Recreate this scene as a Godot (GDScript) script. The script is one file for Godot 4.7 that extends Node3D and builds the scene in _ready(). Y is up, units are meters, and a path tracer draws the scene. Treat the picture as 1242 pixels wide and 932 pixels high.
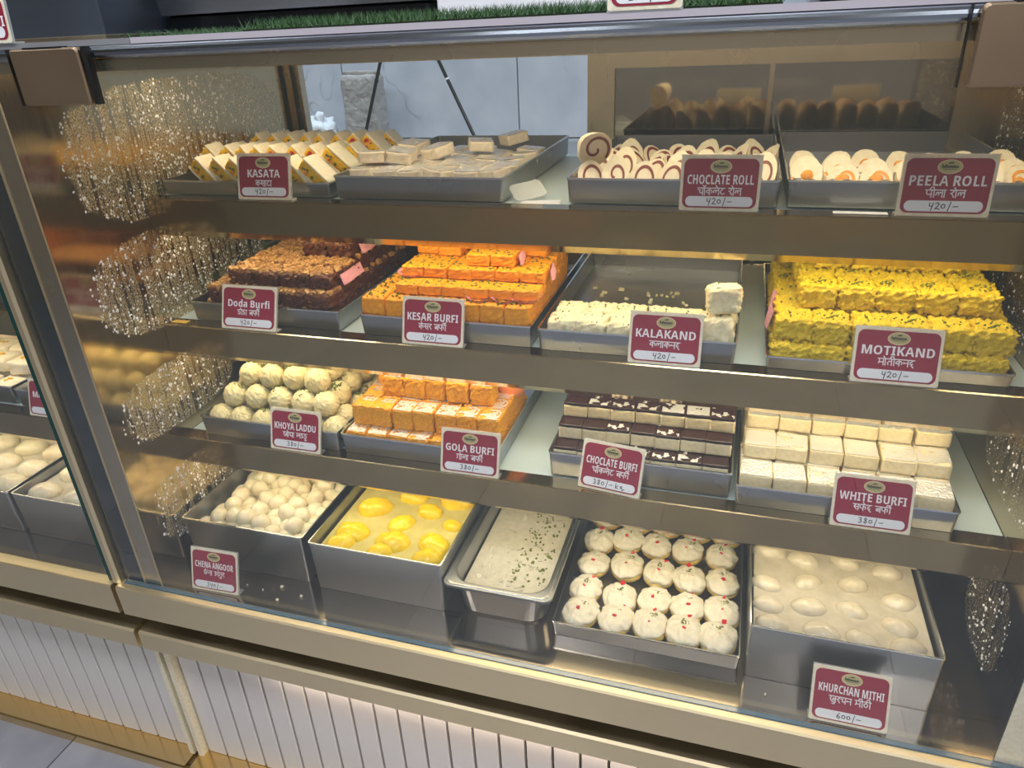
extends Node3D
# A sweet-shop display case. x runs along the case, y is up, z points at the customer; the front glass is z = 0.

const SH1 := 1.194      # shelf heights (top of the steel lip)
const SH2 := 0.987
const SH3 := 0.7825
const DECK := 0.5425
const INW := 1.31       # inner width of the case
const BACK := -0.693

var names := {}
var M := {}
var rng := RandomNumberGenerator.new()
var noise := FastNoiseLite.new()
var cache := {}

# ------------------------------------------------------------------ helpers
func numbered(n: String) -> String:
	if not names.has(n):
		names[n] = 0
		return n
	names[n] += 1
	return "%s_%03d" % [n, names[n]]

func tag(o, label: String, category: String, group := "", kind := "") -> void:
	if label != "": o.set_meta("label", label)
	if category != "": o.set_meta("category", category)
	if group != "": o.set_meta("group", group)
	if kind != "": o.set_meta("kind", kind)

func thing(called: String, label: String, category: String, at := Vector3.ZERO, group := "") -> Node3D:
	var o := Node3D.new()
	o.name = numbered(called)
	add_child(o)
	o.position = at
	tag(o, label, category, group)
	return o

func structure(called: String, label: String, category: String, at := Vector3.ZERO) -> Node3D:
	var o := thing(called, label, category, at)
	o.set_meta("kind", "structure")
	return o

func part(called: String, mesh: Mesh, m: Material, parent: Node, at := Vector3.ZERO, rot := Vector3.ZERO) -> MeshInstance3D:
	var o := MeshInstance3D.new()
	o.name = called
	o.mesh = mesh
	o.material_override = m
	o.position = at
	o.rotation = rot
	o.cast_shadow = GeometryInstance3D.SHADOW_CASTING_SETTING_ON
	parent.add_child(o, true)
	return o

func place(proto: Node3D, called: String, label: String, category: String, group: String, at: Vector3, rot := Vector3.ZERO, sc := Vector3.ONE) -> Node3D:
	var o: Node3D = proto.duplicate()
	o.name = numbered(called)
	add_child(o)
	o.transform = Transform3D(Basis.from_euler(rot).scaled_local(sc), at)
	tag(o, label, category, group)
	return o

func std(c: Color, rough := 0.5, metal := 0.0) -> StandardMaterial3D:
	var m := StandardMaterial3D.new()
	m.albedo_color = c
	m.roughness = rough
	m.metallic = metal
	return m

func hexc(s: String) -> Color:
	return Color.html(s)

func begin() -> SurfaceTool:
	var st := SurfaceTool.new()
	st.begin(Mesh.PRIMITIVE_TRIANGLES)
	st.set_smooth_group(-1)
	return st

func finish(st: SurfaceTool) -> ArrayMesh:
	st.generate_normals()
	return st.commit()

func quad(st: SurfaceTool, a: Vector3, b: Vector3, c: Vector3, d: Vector3) -> void:
	# a b c d run clockwise seen from outside
	for p in [a, b, c, a, c, d]: st.add_vertex(p)

func add_box(st: SurfaceTool, lo: Vector3, hi: Vector3) -> void:
	var p := []
	for i in 8:
		p.append(Vector3(hi.x if i & 1 else lo.x, hi.y if i & 2 else lo.y, hi.z if i & 4 else lo.z))
	quad(st, p[4], p[6], p[7], p[5])
	quad(st, p[1], p[3], p[2], p[0])
	quad(st, p[5], p[7], p[3], p[1])
	quad(st, p[0], p[2], p[6], p[4])
	quad(st, p[2], p[3], p[7], p[6])
	quad(st, p[0], p[4], p[5], p[1])

func box(lo: Vector3, hi: Vector3) -> ArrayMesh:
	var st := begin()
	add_box(st, lo, hi)
	return finish(st)

# box with chamfered edges, centred on x and z, standing on y = 0
func bevel_box(sx: float, sy: float, sz: float, b := 0.003) -> ArrayMesh:
	var st := begin()
	var rings := []
	for k in [[0.0, b], [b, 0.0], [sy - b, 0.0], [sy, b]]:
		var hx: float = sx / 2 - k[1]
		var hz: float = sz / 2 - k[1]
		var bb := b if k[1] == 0.0 else b * 0.4
		var r := []
		for c in [[1, 1], [-1, 1], [-1, -1], [1, -1]]:
			var s: float = c[0] * c[1]
			if s > 0:
				r.append(Vector3(c[0] * hx, k[0], c[1] * (hz - bb)))
				r.append(Vector3(c[0] * (hx - bb), k[0], c[1] * hz))
			else:
				r.append(Vector3(c[0] * (hx - bb), k[0], c[1] * hz))
				r.append(Vector3(c[0] * hx, k[0], c[1] * (hz - bb)))
		rings.append(r)
	loft(st, rings, true, true)
	return finish(st)

# rings listed bottom to top; each ring runs counter-clockwise seen from above
func loft(st: SurfaceTool, rings: Array, cap_lo := false, cap_hi := false) -> void:
	for i in rings.size() - 1:
		var a: Array = rings[i]
		var b: Array = rings[i + 1]
		var n := a.size()
		for j in n:
			var k := (j + 1) % n
			quad(st, a[j], a[k], b[k], b[j])
	if cap_lo: fan(st, rings[0], false)
	if cap_hi: fan(st, rings[-1], true)

func fan(st: SurfaceTool, r: Array, up: bool) -> void:
	var c := Vector3.ZERO
	for p in r: c += p
	c /= r.size()
	for j in r.size():
		var k := (j + 1) % r.size()
		for p in ([c, r[j], r[k]] if up else [c, r[k], r[j]]): st.add_vertex(p)

func rrect(hx: float, hz: float, r: float, y: float, n := 5) -> Array:
	# rounded rectangle ring in the xz plane; its direction makes loft() face outwards
	var out := []
	for q in [[1, 1, 0.0], [-1, 1, 1.0], [-1, -1, 2.0], [1, -1, 3.0]]:
		for i in n + 1:
			var a: float = (q[2] + float(i) / n) * PI / 2
			out.append(Vector3(q[0] * (hx - r) + cos(a) * r, y, q[1] * (hz - r) + sin(a) * r))
	return out

# a rounded box with rough faces, standing on y = 0
func rough_box(sx: float, sy: float, sz: float, r: float, n: int, amp: float, freq: float, sd: int) -> ArrayMesh:
	var key := "rb%.4f,%.4f,%.4f,%.4f,%d,%.5f,%.1f,%d" % [sx, sy, sz, r, n, amp, freq, sd]
	if cache.has(key): return cache[key]
	noise.seed = sd
	noise.frequency = 1.0
	noise.fractal_octaves = 3
	var st := SurfaceTool.new()
	st.begin(Mesh.PRIMITIVE_TRIANGLES)
	st.set_smooth_group(0)
	var h := Vector3(sx, sy, sz) / 2
	var inner := h - Vector3.ONE * r
	var faces := [[Vector3(0, 0, 1), Vector3(1, 0, 0)], [Vector3(0, 0, -1), Vector3(-1, 0, 0)], [Vector3(1, 0, 0), Vector3(0, 0, -1)], [Vector3(-1, 0, 0), Vector3(0, 0, 1)], [Vector3(0, 1, 0), Vector3(1, 0, 0)], [Vector3(0, -1, 0), Vector3(1, 0, 0)]]
	for f in faces:
		var nrm: Vector3 = f[0]
		var u: Vector3 = f[1]
		var v: Vector3 = nrm.cross(u)
		var g := []
		for i in n + 1:
			for j in n + 1:
				var a := warp(float(i) / n)
				var b := warp(float(j) / n)
				var p: Vector3 = (nrm + u * a + v * b) * h
				var q := Vector3(clampf(p.x, -inner.x, inner.x), clampf(p.y, -inner.y, inner.y), clampf(p.z, -inner.z, inner.z))
				var d := (p - q).normalized()
				p = q + d * r
				if amp > 0:
					p += d * amp * noise.get_noise_3dv(p * freq) * 1.8
					p.y = maxf(p.y, -h.y)
				g.append(p + Vector3(0, h.y, 0))
		for i in n:
			for j in n:
				var k := i * (n + 1) + j
				quad(st, g[k], g[k + 1], g[k + n + 2], g[k + n + 1])
	st.generate_normals()
	var m := st.commit()
	cache[key] = m
	return m

func warp(t: float) -> float:
	# more vertices near the edges
	var s := t * 2.0 - 1.0
	return signf(s) * (1.0 - pow(1.0 - absf(s), 1.35))

# rough ellipsoid centred on the origin
func blob(rx: float, ry: float, rz: float, rows: int, amp: float, freq: float, sd: int, flat_bottom := -9.0) -> ArrayMesh:
	var key := "bl%.4f,%.4f,%.4f,%d,%.5f,%.1f,%d,%.3f" % [rx, ry, rz, rows, amp, freq, sd, flat_bottom]
	if cache.has(key): return cache[key]
	noise.seed = sd
	noise.frequency = 1.0
	noise.fractal_octaves = 3
	var st := SurfaceTool.new()
	st.begin(Mesh.PRIMITIVE_TRIANGLES)
	st.set_smooth_group(0)
	var rings := []
	var seg := rows * 2
	for i in range(1, rows):
		var t := PI * (float(i) / rows) - PI / 2
		var ring := []
		for j in seg:
			var a := TAU * j / seg
			ring.append(bump(Vector3(cos(t) * cos(a), sin(t), cos(t) * sin(a)), rx, ry, rz, amp, freq, flat_bottom))
		rings.append(ring)
	loft(st, rings)
	var lo := bump(Vector3(0, -1, 0), rx, ry, rz, amp, freq, flat_bottom)
	var hi := bump(Vector3(0, 1, 0), rx, ry, rz, amp, freq, flat_bottom)
	var a0: Array = rings[0]
	var a1: Array = rings[-1]
	for j in seg:
		var k := (j + 1) % seg
		for p in [lo, a0[k], a0[j]]: st.add_vertex(p)
		for p in [hi, a1[j], a1[k]]: st.add_vertex(p)
	st.generate_normals()
	var m := st.commit()
	cache[key] = m
	return m

func bump(d: Vector3, rx: float, ry: float, rz: float, amp: float, freq: float, fb: float) -> Vector3:
	var p := d * Vector3(rx, ry, rz)
	p += d * amp * noise.get_noise_3dv(p * freq) * 1.8
	p.y = maxf(p.y, fb)
	return p

# an irregular sheet of edible silver leaf lying just above the top of a piece
func leaf(sx: float, sz: float, y: float, cover: float, sd: int) -> ArrayMesh:
	noise.seed = sd
	noise.frequency = 1.0
	noise.fractal_octaves = 3
	var st := SurfaceTool.new()
	st.begin(Mesh.PRIMITIVE_TRIANGLES)
	st.set_smooth_group(0)
	var n := 16
	var g := []
	for i in n + 1:
		for j in n + 1:
			var x := (float(i) / n - 0.5) * sx
			var z := (float(j) / n - 0.5) * sz
			g.append(Vector3(x, y + 0.0005 * noise.get_noise_2d(x * 260.0, z * 260.0) + 0.0004, z))
	for i in n:
		for j in n:
			var k := i * (n + 1) + j
			var c: Vector3 = (g[k] + g[k + n + 2]) / 2
			if noise.get_noise_2d(c.x * 38.0 + 31.0, c.z * 38.0 - 17.0) * 0.5 + 0.5 > cover: continue
			quad(st, g[k], g[k + n + 1], g[k + n + 2], g[k + 1])
	st.generate_normals()
	return st.commit()

# little flakes (pistachio, nuts, crumbs) scattered on a patch
func flakes(sx: float, sz: float, y: float, count: int, size: float, sd: int, flat := 0.5, disc := false) -> ArrayMesh:
	var r := RandomNumberGenerator.new()
	r.seed = sd
	var st := begin()
	for i in count:
		var x := r.randf_range(-0.5, 0.5) * sx
		var z := r.randf_range(-0.5, 0.5) * sz
		if disc:
			var a := r.randf() * TAU
			var q := sqrt(r.randf()) * 0.5
			x = cos(a) * q * sx
			z = sin(a) * q * sz
		var s := size * r.randf_range(0.6, 1.3)
		var b := Basis.from_euler(Vector3(r.randf_range(-0.5, 0.5), r.randf() * TAU, r.randf_range(-0.5, 0.5)))
		var p := []
		for k in 8:
			var v := Vector3((1 if k & 1 else -1) * r.randf_range(0.6, 1.0), (1 if k & 2 else -1) * flat * r.randf_range(0.6, 1.0), (1 if k & 4 else -1) * r.randf_range(0.35, 0.7)) * s / 2
			p.append(b * v + Vector3(x, y + s * flat * 0.3, z))
		for f in [[4, 6, 7, 5], [1, 3, 2, 0], [5, 7, 3, 1], [0, 2, 6, 4], [2, 3, 7, 6], [0, 4, 5, 1]]:
			quad(st, p[f[0]], p[f[1]], p[f[2]], p[f[3]])
	return finish(st)

func stuff(o: Node) -> Node:
	o.set_meta("kind", "stuff")
	return o

# ------------------------------------------------------------------ the script itself
func _ready() -> void:
	rng.seed = 7
	noise.noise_type = FastNoiseLite.TYPE_SIMPLEX_SMOOTH
	camera_and_light()
	materials()
	room()
	case_body(0.0, INW, -0.09, 1.42, true)
	neighbour_case()
	counter_top()
	trays()
	sweets()
	neighbour_sweets()
	tags()

func camera_and_light() -> void:
	var cam := Camera3D.new()
	cam.name = "camera"
	cam.fov = 56.22
	cam.near = 0.02
	cam.far = 50.0
	cam.transform = Transform3D(Basis.from_euler(Vector3(deg_to_rad(-26.469), deg_to_rad(18.22), deg_to_rad(-2.773)), EULER_ORDER_YXZ), Vector3(0.93, 1.42, 0.75))
	add_child(cam)
	cam.current = true
	var we := WorldEnvironment.new()
	we.name = "world"
	var e := Environment.new()
	e.background_mode = Environment.BG_COLOR
	e.background_color = Color(0.5, 0.52, 0.55)
	e.tonemap_mode = Environment.TONE_MAPPER_LINEAR
	e.tonemap_exposure = 1.0
	e.sdfgi_enabled = true
	e.ssao_enabled = true
	e.ssil_enabled = true
	we.environment = e
	add_child(we)

func area(called: String, at: Vector3, size: Vector2, energy: float, col: Color, rot := Vector3(-PI / 2, 0, 0), parent: Node = self) -> void:
	var l := AreaLight3D.new()
	l.name = called
	l.area_size = size
	l.area_normalize_energy = true
	l.light_energy = energy
	l.light_color = col
	l.area_range = 12.0
	l.area_attenuation = 2.0
	l.shadow_enabled = true
	l.position = at
	l.rotation = rot
	parent.add_child(l, true)

func noise_img(w: int, h: int, f: Callable) -> ImageTexture:
	var im := Image.create(w, h, false, Image.FORMAT_RGBA8)
	for y in h:
		for x in w:
			im.set_pixel(x, y, f.call(float(x) / w, float(y) / h))
	return ImageTexture.create_from_image(im)

func normal_noise(freq: float, strength: float, sd: int, size := 256) -> NoiseTexture2D:
	var t := NoiseTexture2D.new()
	var n := FastNoiseLite.new()
	n.seed = sd
	n.noise_type = FastNoiseLite.TYPE_SIMPLEX_SMOOTH
	n.frequency = freq
	n.fractal_octaves = 4
	t.noise = n
	t.width = size
	t.height = size
	t.seamless = true
	t.as_normal_map = true
	t.bump_strength = strength
	return t

func tone_noise(freq: float, lo: Color, hi: Color, sd: int, size := 256) -> NoiseTexture2D:
	var t := NoiseTexture2D.new()
	var n := FastNoiseLite.new()
	n.seed = sd
	n.noise_type = FastNoiseLite.TYPE_SIMPLEX_SMOOTH
	n.frequency = freq
	n.fractal_octaves = 4
	t.noise = n
	t.width = size
	t.height = size
	t.seamless = true
	var g := Gradient.new()
	g.set_color(0, lo)
	g.set_color(1, hi)
	t.color_ramp = g
	return t

func food(called: String, lo: String, hi: String, rough: float, scale: float, bumpiness: float, sss := 0.0) -> void:
	var m := std(Color.WHITE, rough)
	m.albedo_texture = tone_noise(0.02, hexc(lo), hexc(hi), called.hash() & 0xffff)
	m.uv1_triplanar = true
	m.uv1_scale = Vector3.ONE * scale
	if bumpiness > 0:
		m.normal_enabled = true
		m.normal_texture = normal_noise(0.04, 6.0, (called.hash() >> 3) & 0xffff)
		m.normal_scale = bumpiness
	if sss > 0:
		m.subsurf_scatter_enabled = true
		m.subsurf_scatter_strength = sss
	M[called] = m

func metal(called: String, col: String, rough: float, bumpy := 0.0) -> void:
	var m := std(hexc(col), rough, 1.0)
	var t := tone_noise(0.012, Color(0.75, 0.75, 0.75), Color(1, 1, 1), called.hash() & 0xffff)
	m.roughness_texture = t
	m.roughness_texture_channel = BaseMaterial3D.TEXTURE_CHANNEL_RED
	m.uv1_triplanar = true
	m.uv1_world_triplanar = true
	m.uv1_scale = Vector3(1.3, 1.3, 1.3)
	if bumpy > 0:
		m.normal_enabled = true
		m.normal_texture = normal_noise(0.006, 3.0, (called.hash() >> 2) & 0xffff)
		m.normal_scale = bumpy
	M[called] = m

func materials() -> void:
	metal("steel", "c4b59a", 0.3)
	metal("tray_steel", "a3a7ad", 0.34)
	metal("lip", "ae9a70", 0.17, 0.3)
	metal("gold", "f3e2bc", 0.5, 0.08)
	metal("gold_polish", "e6c88e", 0.22, 0.08)
	metal("plate", "a8937c", 0.5)
	metal("rail", "b4bcc6", 0.16)
	metal("mirror", "a89f90", 0.06)
	metal("deck", "9c9080", 0.12)
	M.rim = std(hexc("e2e4e6"), 0.22, 1.0)
	M.black = std(hexc("101318"), 0.15)
	M.recess = std(hexc("1d150f"), 0.25)
	M.rubber = std(hexc("0c0c0d"), 0.6)
	M.glass = std(Color(0.9, 1.0, 0.97, 0.012), 0.0)
	M.glass.transparency = BaseMaterial3D.TRANSPARENCY_ALPHA
	M.glass_edge = std(hexc("16413d"), 0.08)
	M.acrylic = std(Color(0.95, 0.96, 0.95, 0.32), 0.05)
	M.acrylic.transparency = BaseMaterial3D.TRANSPARENCY_ALPHA
	M.frosted = std(hexc("c6d6d2"), 0.35)
	M.white_panel = std(hexc("e2ddda"), 0.45)
	M.groove = std(hexc("9c968c"), 0.6)
	M.cream = std(hexc("e3d9c4"), 0.5)
	M.maroon = std(hexc("97203c"), 0.25)
	M.maroon.clearcoat_enabled = true
	M.maroon.clearcoat = 0.4
	M.paper = std(hexc("eef0f4"), 0.5)
	M.ink_white = std(hexc("f4eff2"), 0.5)
	M.ink = std(hexc("15202c"), 0.5)
	M.olive = std(hexc("2e3318"), 0.5)
	M.logo = std(hexc("d8c795"), 0.45)
	M.led = std(Color.WHITE, 0.5)
	M.led.emission_enabled = true
	M.led.emission = Color(1.0, 0.93, 0.78)
	M.led.emission_energy_multiplier = 1.6
	M.panel_glow = std(Color.WHITE, 0.5)
	M.panel_glow.emission_enabled = true
	M.panel_glow.emission = Color(0.93, 0.96, 1.0)
	M.panel_glow.emission_energy_multiplier = 2.5
	M.water = std(Color(1, 1, 1, 0.1), 0.02)
	M.water = std(Color(1, 1, 1), 0.02)
	M.water.refraction_enabled = true
	M.water.refraction_scale = 0.033
	M.silver = std(hexc("fbfaf7"), 0.28, 0.65)
	M.silver.normal_enabled = true
	M.silver.normal_texture = normal_noise(0.03, 5.0, 91)
	M.silver.normal_scale = 1.2
	M.silver.uv1_triplanar = true
	M.silver.uv1_scale = Vector3.ONE * 18
	# sweets
	food("cream", "e9dcbb", "fbf2dc", 0.55, 20, 0.3, 0.1)
	food("burfi_white", "d8c898", "ebddb6", 0.5, 22, 0.25, 0.1)
	food("burfi_silver", "d8cbb2", "efe4d0", 0.5, 22, 0.3, 0.1)
	food("kasata_yellow", "efb400", "ffd322", 0.55, 24, 0.5, 0.1)
	food("doda", "3a1808", "7c3f14", 0.45, 26, 0.9)
	food("nut", "80521f", "e8bd7c", 0.5, 30, 0.5)
	food("kesar", "e48e00", "fbb014", 0.55, 24, 0.6, 0.08)
	food("gola", "d48c00", "f2ae1a", 0.65, 26, 1.2, 0.05)
	food("moti", "c9ac00", "ecd22a", 0.6, 26, 1.2, 0.06)
	food("kalakand", "e6dcab", "f8f1d0", 0.6, 26, 0.9, 0.1)
	food("laddu", "d2c68e", "e8deb0", 0.6, 26, 0.9, 0.1)
	food("choc", "1d0d0a", "3a1d18", 0.3, 20, 0.3)
	food("angoor", "dccfa6", "efe5ca", 0.22, 12, 0.1, 0.2)
	food("milk_ball", "c2b89c", "d6cdb6", 0.2, 12, 0.1, 0.1)
	food("raj", "ecc400", "fbdc18", 0.25, 14, 0.15, 0.2)
	food("raj_syrup", "c4b662", "d2c67c", 0.08, 6, 0.0)
	food("milk", "b3aa94", "c6beaa", 0.1, 6, 0.04)
	food("pudding", "c8c2aa", "d8d2bd", 0.16, 10, 0.25)
	food("chaap", "e4dabb", "f4ecd6", 0.5, 20, 0.6, 0.1)
	food("chaap_base", "e2bf52", "f2d67a", 0.5, 20, 0.4)
	food("pista", "4c5616", "8c963a", 0.6, 40, 0.3)
	food("cherry", "c01824", "e8323c", 0.3, 30, 0.1)
	food("pink_paper", "d98f9c", "f0b9c0", 0.7, 30, 0.2)
	food("choc_swirl", "6a2c20", "96483a", 0.5, 30, 0.2)
	food("orange_swirl", "e08a1c", "f6b04a", 0.5, 30, 0.2)

# ------------------------------------------------------------------ the room
func room() -> void:
	var fl := structure("floor", "large pale grey floor tiles in front of the counter", "floor")
	part("mortar_bed", box(Vector3(-3.2, -0.12, -1.9), Vector3(4.2, -0.012, 3.6)), std(hexc("4c4c50"), 0.9), fl)
	var tm := []
	for k in 3:
		var m := std(Color.WHITE, 0.32)
		m.albedo_texture = tone_noise(0.01, hexc(["8c8e98", "90929b", "888a94"][k]), hexc(["a4a6ae", "a8aab2", "a0a2aa"][k]), 40 + k)
		m.uv1_triplanar = true
		m.uv1_scale = Vector3.ONE * 2
		tm.append(m)
	var tile := bevel_box(0.5965, 0.012, 0.5965, 0.0012)
	for i in range(-4, 8):
		for j in range(-3, 6):
			part("tile", tile, tm[(i * 7 + j * 3 + 50) % 3], fl, Vector3(-0.416 + 0.3 + 0.6 * i - 0.6, -0.012, 0.28 + 0.6 * j))
	var wm := std(hexc("cfcac2"), 0.7)
	var dark := std(hexc("9a9084"), 0.6)
	var a := structure("wall_front", "plain beige shop wall facing the counter", "wall")
	part("plaster", box(Vector3(-3.2, 0, 3.5), Vector3(4.2, 2.9, 3.6)), dark, a)
	a = structure("wall_left", "plain side wall of the shop", "wall")
	part("plaster", box(Vector3(-3.3, 0, -1.7), Vector3(-3.2, 2.9, 3.6)), dark, a)
	a = structure("wall_right", "plain side wall of the shop", "wall")
	part("plaster", box(Vector3(4.2, 0, -1.7), Vector3(4.3, 2.9, 3.6)), dark, a)
	a = structure("ceiling", "white shop ceiling", "ceiling")
	part("plaster", box(Vector3(-3.3, 2.9, -1.7), Vector3(4.3, 3.0, 3.6)), wm, a)
	# marble wall behind the counter: separate slabs
	var mb := structure("wall_back", "pale blue grey marble wall tiles with grey veins behind the counter", "wall")
	part("backing", box(Vector3(-3.2, 0, -1.7), Vector3(4.2, 2.9, -1.56)), std(hexc("8b9096"), 0.8), mb)
	var mm := []
	for k in 3:
		var m := std(Color.WHITE, 0.18)
		m.albedo_texture = marble(120 + k * 17)
		mm.append(m)
	for i in range(-5, 7):
		for j in 3:
			var st := SurfaceTool.new()
			st.begin(Mesh.PRIMITIVE_TRIANGLES)
			st.set_smooth_group(-1)
			st.set_uv(Vector2(0, 0))
			add_box_uv(st, Vector3(-0.298, -0.448, 0), Vector3(0.298, 0.448, 0.02))
			part("marble_slab", finish(st), mm[(i + j * 2 + 12) % 3], mb, Vector3(0.242 + 0.3 + 0.6 * i, 0.45 + 0.9 * j + 0.2, -1.56))
	# ceiling panel lights
	for p in [Vector3(-0.9, 2.86, 0.9), Vector3(0.9, 2.86, 0.9), Vector3(2.6, 2.86, 0.9), Vector3(0.0, 2.86, 2.4), Vector3(1.9, 2.86, 2.4), Vector3(-0.6, 2.86, -1.1), Vector3(1.4, 2.86, -1.1)]:
		var t := thing("ceiling_light", "square white panel light set in the shop ceiling", "ceiling light", p, "ceiling panel lights")
		part("frame", bevel_box(0.62, 0.04, 0.62, 0.006), M.paper, t)
		part("light_diffuser", box(Vector3(-0.28, -0.004, -0.28), Vector3(0.28, -0.0005, 0.28)), M.panel_glow, t)
		area("panel_light", Vector3(0, -0.012, 0), Vector2(0.56, 0.56), 1.85, Color(0.97, 0.98, 1.0) if p.z > 0 else Color(0.85, 0.93, 1.0), Vector3(-PI / 2, 0, 0), t)
	# things on the staff side, against the marble
	var sb := thing("back_counter", "dark worktop standing against the marble wall behind the case", "counter", Vector3(0.1, 0, -1.38))
	part("body", bevel_box(2.4, 1.06, 0.28, 0.004), std(hexc("55504a"), 0.6), sb)
	part("worktop", bevel_box(2.44, 0.03, 0.31, 0.004), std(hexc("77797c"), 0.3), sb, Vector3(0, 1.06, 0))
	var bx := thing("paper_sack", "tall grey ribbed paper sack standing against the marble wall", "sack", Vector3(-0.225, 1.09, -1.42))
	part("body", rough_box(0.115, 0.215, 0.08, 0.008, 10, 0.003, 60, 5), rippled(hexc("a9a8a4"), 21), bx)
	part("folded_top", rough_box(0.119, 0.014, 0.03, 0.004, 6, 0.002, 90, 6), rippled(hexc("989690"), 22), bx, Vector3(0, 0.212, 0))
	var bag := thing("plastic_bag", "crumpled white plastic bag lying beside the grey sack", "bag", Vector3(-0.37, 1.138, -1.36))
	part("body", blob(0.075, 0.05, 0.05, 14, 0.016, 40, 8, -0.047), rippled(hexc("dfe7ea"), 23), bag)
	part("knot", blob(0.016, 0.02, 0.014, 8, 0.005, 80, 9), rippled(hexc("dfe7ea"), 23), bag, Vector3(0.02, 0.05, 0.01))
	var pk := thing("pink_packet", "small flat pink packet lying beside the grey sack", "packet", Vector3(-0.11, 1.09, -1.38))
	part("body", bevel_box(0.085, 0.022, 0.05, 0.004), std(hexc("c9a7a2"), 0.6), pk)
	part("label_strip", bevel_box(0.04, 0.003, 0.051, 0.001), std(hexc("d9cfc8"), 0.6), pk, Vector3(0, 0.021, 0))
	for c in [[Vector3(-0.106, 1.39, -1.36), Vector3(-0.216, 1.09, -1.345), "thin black cable hanging in front of the grey paper sack"], [Vector3(0.037, 1.39, -1.36), Vector3(0.180, 1.09, -1.345), "thin black cable slanting across bare marble, with a white joint"]]:
		var cb := thing("hanging_cable", c[2], "cable", c[1])
		var d: Vector3 = c[0] - c[1]
		part("cord", tube(Vector3.ZERO, d, 0.0052, 8), M.black, cb)
		part("clip", tube(d * 0.66, d * 0.675, 0.0068, 8), M.paper if c[1].x > 0 else M.black, cb)

func rippled(c: Color, sd: int) -> StandardMaterial3D:
	var m := std(c, 0.6)
	m.normal_enabled = true
	m.normal_texture = normal_noise(0.02, 8.0, sd)
	m.uv1_triplanar = true
	m.uv1_scale = Vector3.ONE * 6
	return m

func tube(a: Vector3, b: Vector3, r: float, n := 8) -> ArrayMesh:
	var st := SurfaceTool.new()
	st.begin(Mesh.PRIMITIVE_TRIANGLES)
	var d := (b - a).normalized()
	var u := d.cross(Vector3(0.3, 0.2, 0.93)).normalized()
	var v := d.cross(u)
	var ra := []
	var rb := []
	for i in n:
		var t := -TAU * i / n
		var o := (u * cos(t) + v * sin(t)) * r
		ra.append(a + o)
		rb.append(b + o)
	st.set_smooth_group(0)
	for j in n:
		var k := (j + 1) % n
		quad(st, ra[j], rb[j], rb[k], ra[k])
	st.set_smooth_group(-1)
	var c := a
	for j in n:
		var k := (j + 1) % n
		for p in [a, ra[j], ra[k]]: st.add_vertex(p)
		for p in [b, rb[k], rb[j]]: st.add_vertex(p)
	st.generate_normals()
	return st.commit()

func add_box_uv(st: SurfaceTool, lo: Vector3, hi: Vector3) -> void:
	var p := []
	for i in 8:
		p.append(Vector3(hi.x if i & 1 else lo.x, hi.y if i & 2 else lo.y, hi.z if i & 4 else lo.z))
	for f in [[4, 6, 7, 5], [1, 3, 2, 0], [5, 7, 3, 1], [0, 2, 6, 4], [2, 3, 7, 6], [0, 4, 5, 1]]:
		for k in [0, 1, 2, 0, 2, 3]:
			var v: Vector3 = p[f[k]]
			st.set_uv(Vector2((v.x - lo.x) / (hi.x - lo.x), 1.0 - (v.y - lo.y) / (hi.y - lo.y)))
			st.add_vertex(v)

func marble(sd: int) -> ImageTexture:
	var n := FastNoiseLite.new()
	n.seed = sd
	n.noise_type = FastNoiseLite.TYPE_SIMPLEX_SMOOTH
	n.fractal_octaves = 4
	n.frequency = 1.0
	var base := hexc("b6bfca")
	var pale := hexc("ccd3db")
	var vein := hexc("7f8892")
	return noise_img(192, 288, func(u, v):
		var x: float = u * 2.0
		var y: float = v * 3.0
		var c: Color = base.lerp(pale, clampf(n.get_noise_2d(x * 1.4, y * 1.4) * 0.9 + 0.5, 0, 1))
		var w: float = absf(n.get_noise_2d(x * 0.8 + 9.0, y * 0.6 - 4.0))
		var k: float = clampf(1.0 - w / 0.02, 0, 1) * clampf(n.get_noise_2d(x * 0.9 - 30.0, y * 0.9) * 2.2 + 0.35, 0, 1)
		return c.lerp(vein, k * 0.8))

# ------------------------------------------------------------------ the display case
func wall_material(right: bool) -> StandardMaterial3D:
	# brushed steel with patches of condensation; u runs back to front, v from top to bottom
	var n := FastNoiseLite.new()
	n.seed = 77 if right else 55
	n.frequency = 1.0
	n.fractal_octaves = 3
	n.noise_type = FastNoiseLite.TYPE_SIMPLEX_SMOOTH
	var W := 640
	var H := 800
	var alb := Image.create(W, H, false, Image.FORMAT_RGBA8)
	var met := Image.create(W, H, false, Image.FORMAT_RGBA8)
	var rou := Image.create(W, H, false, Image.FORMAT_RGBA8)
	for j in H:
		var y := 1.405 - (1.405 - DECK) * (j + 0.5) / H
		for i in W:
			var z := BACK + (-BACK) * (i + 0.5) / W
			var f := fog_at(z, y, right, n)
			var streak: float = n.get_noise_2d(z * 85.0, y * 4.0)
			var speck: float = n.get_noise_2d(z * 330.0, y * 250.0)
			var k := f
			if streak > 0.2: k *= clampf(1.0 - (streak - 0.2) * 14.0, 0.1, 1.0)
			k = clampf(k * (0.62 + 1.3 * speck), 0, 1) * (0.55 if right else 0.9)
			var c := hexc("b8a682").lerp(hexc("d6c8a0"), k)
			alb.set_pixel(i, j, c)
			met.set_pixel(i, j, Color.WHITE * (1.0 - 0.55 * k))
			rou.set_pixel(i, j, Color.WHITE * clampf(0.12 + 0.04 * streak + 0.34 * k, 0.05, 1.0))
	var m := std(Color.WHITE, 1.0, 1.0)
	m.albedo_texture = ImageTexture.create_from_image(alb)
	m.metallic_texture = ImageTexture.create_from_image(met)
	m.roughness_texture = ImageTexture.create_from_image(rou)
	return m

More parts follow.
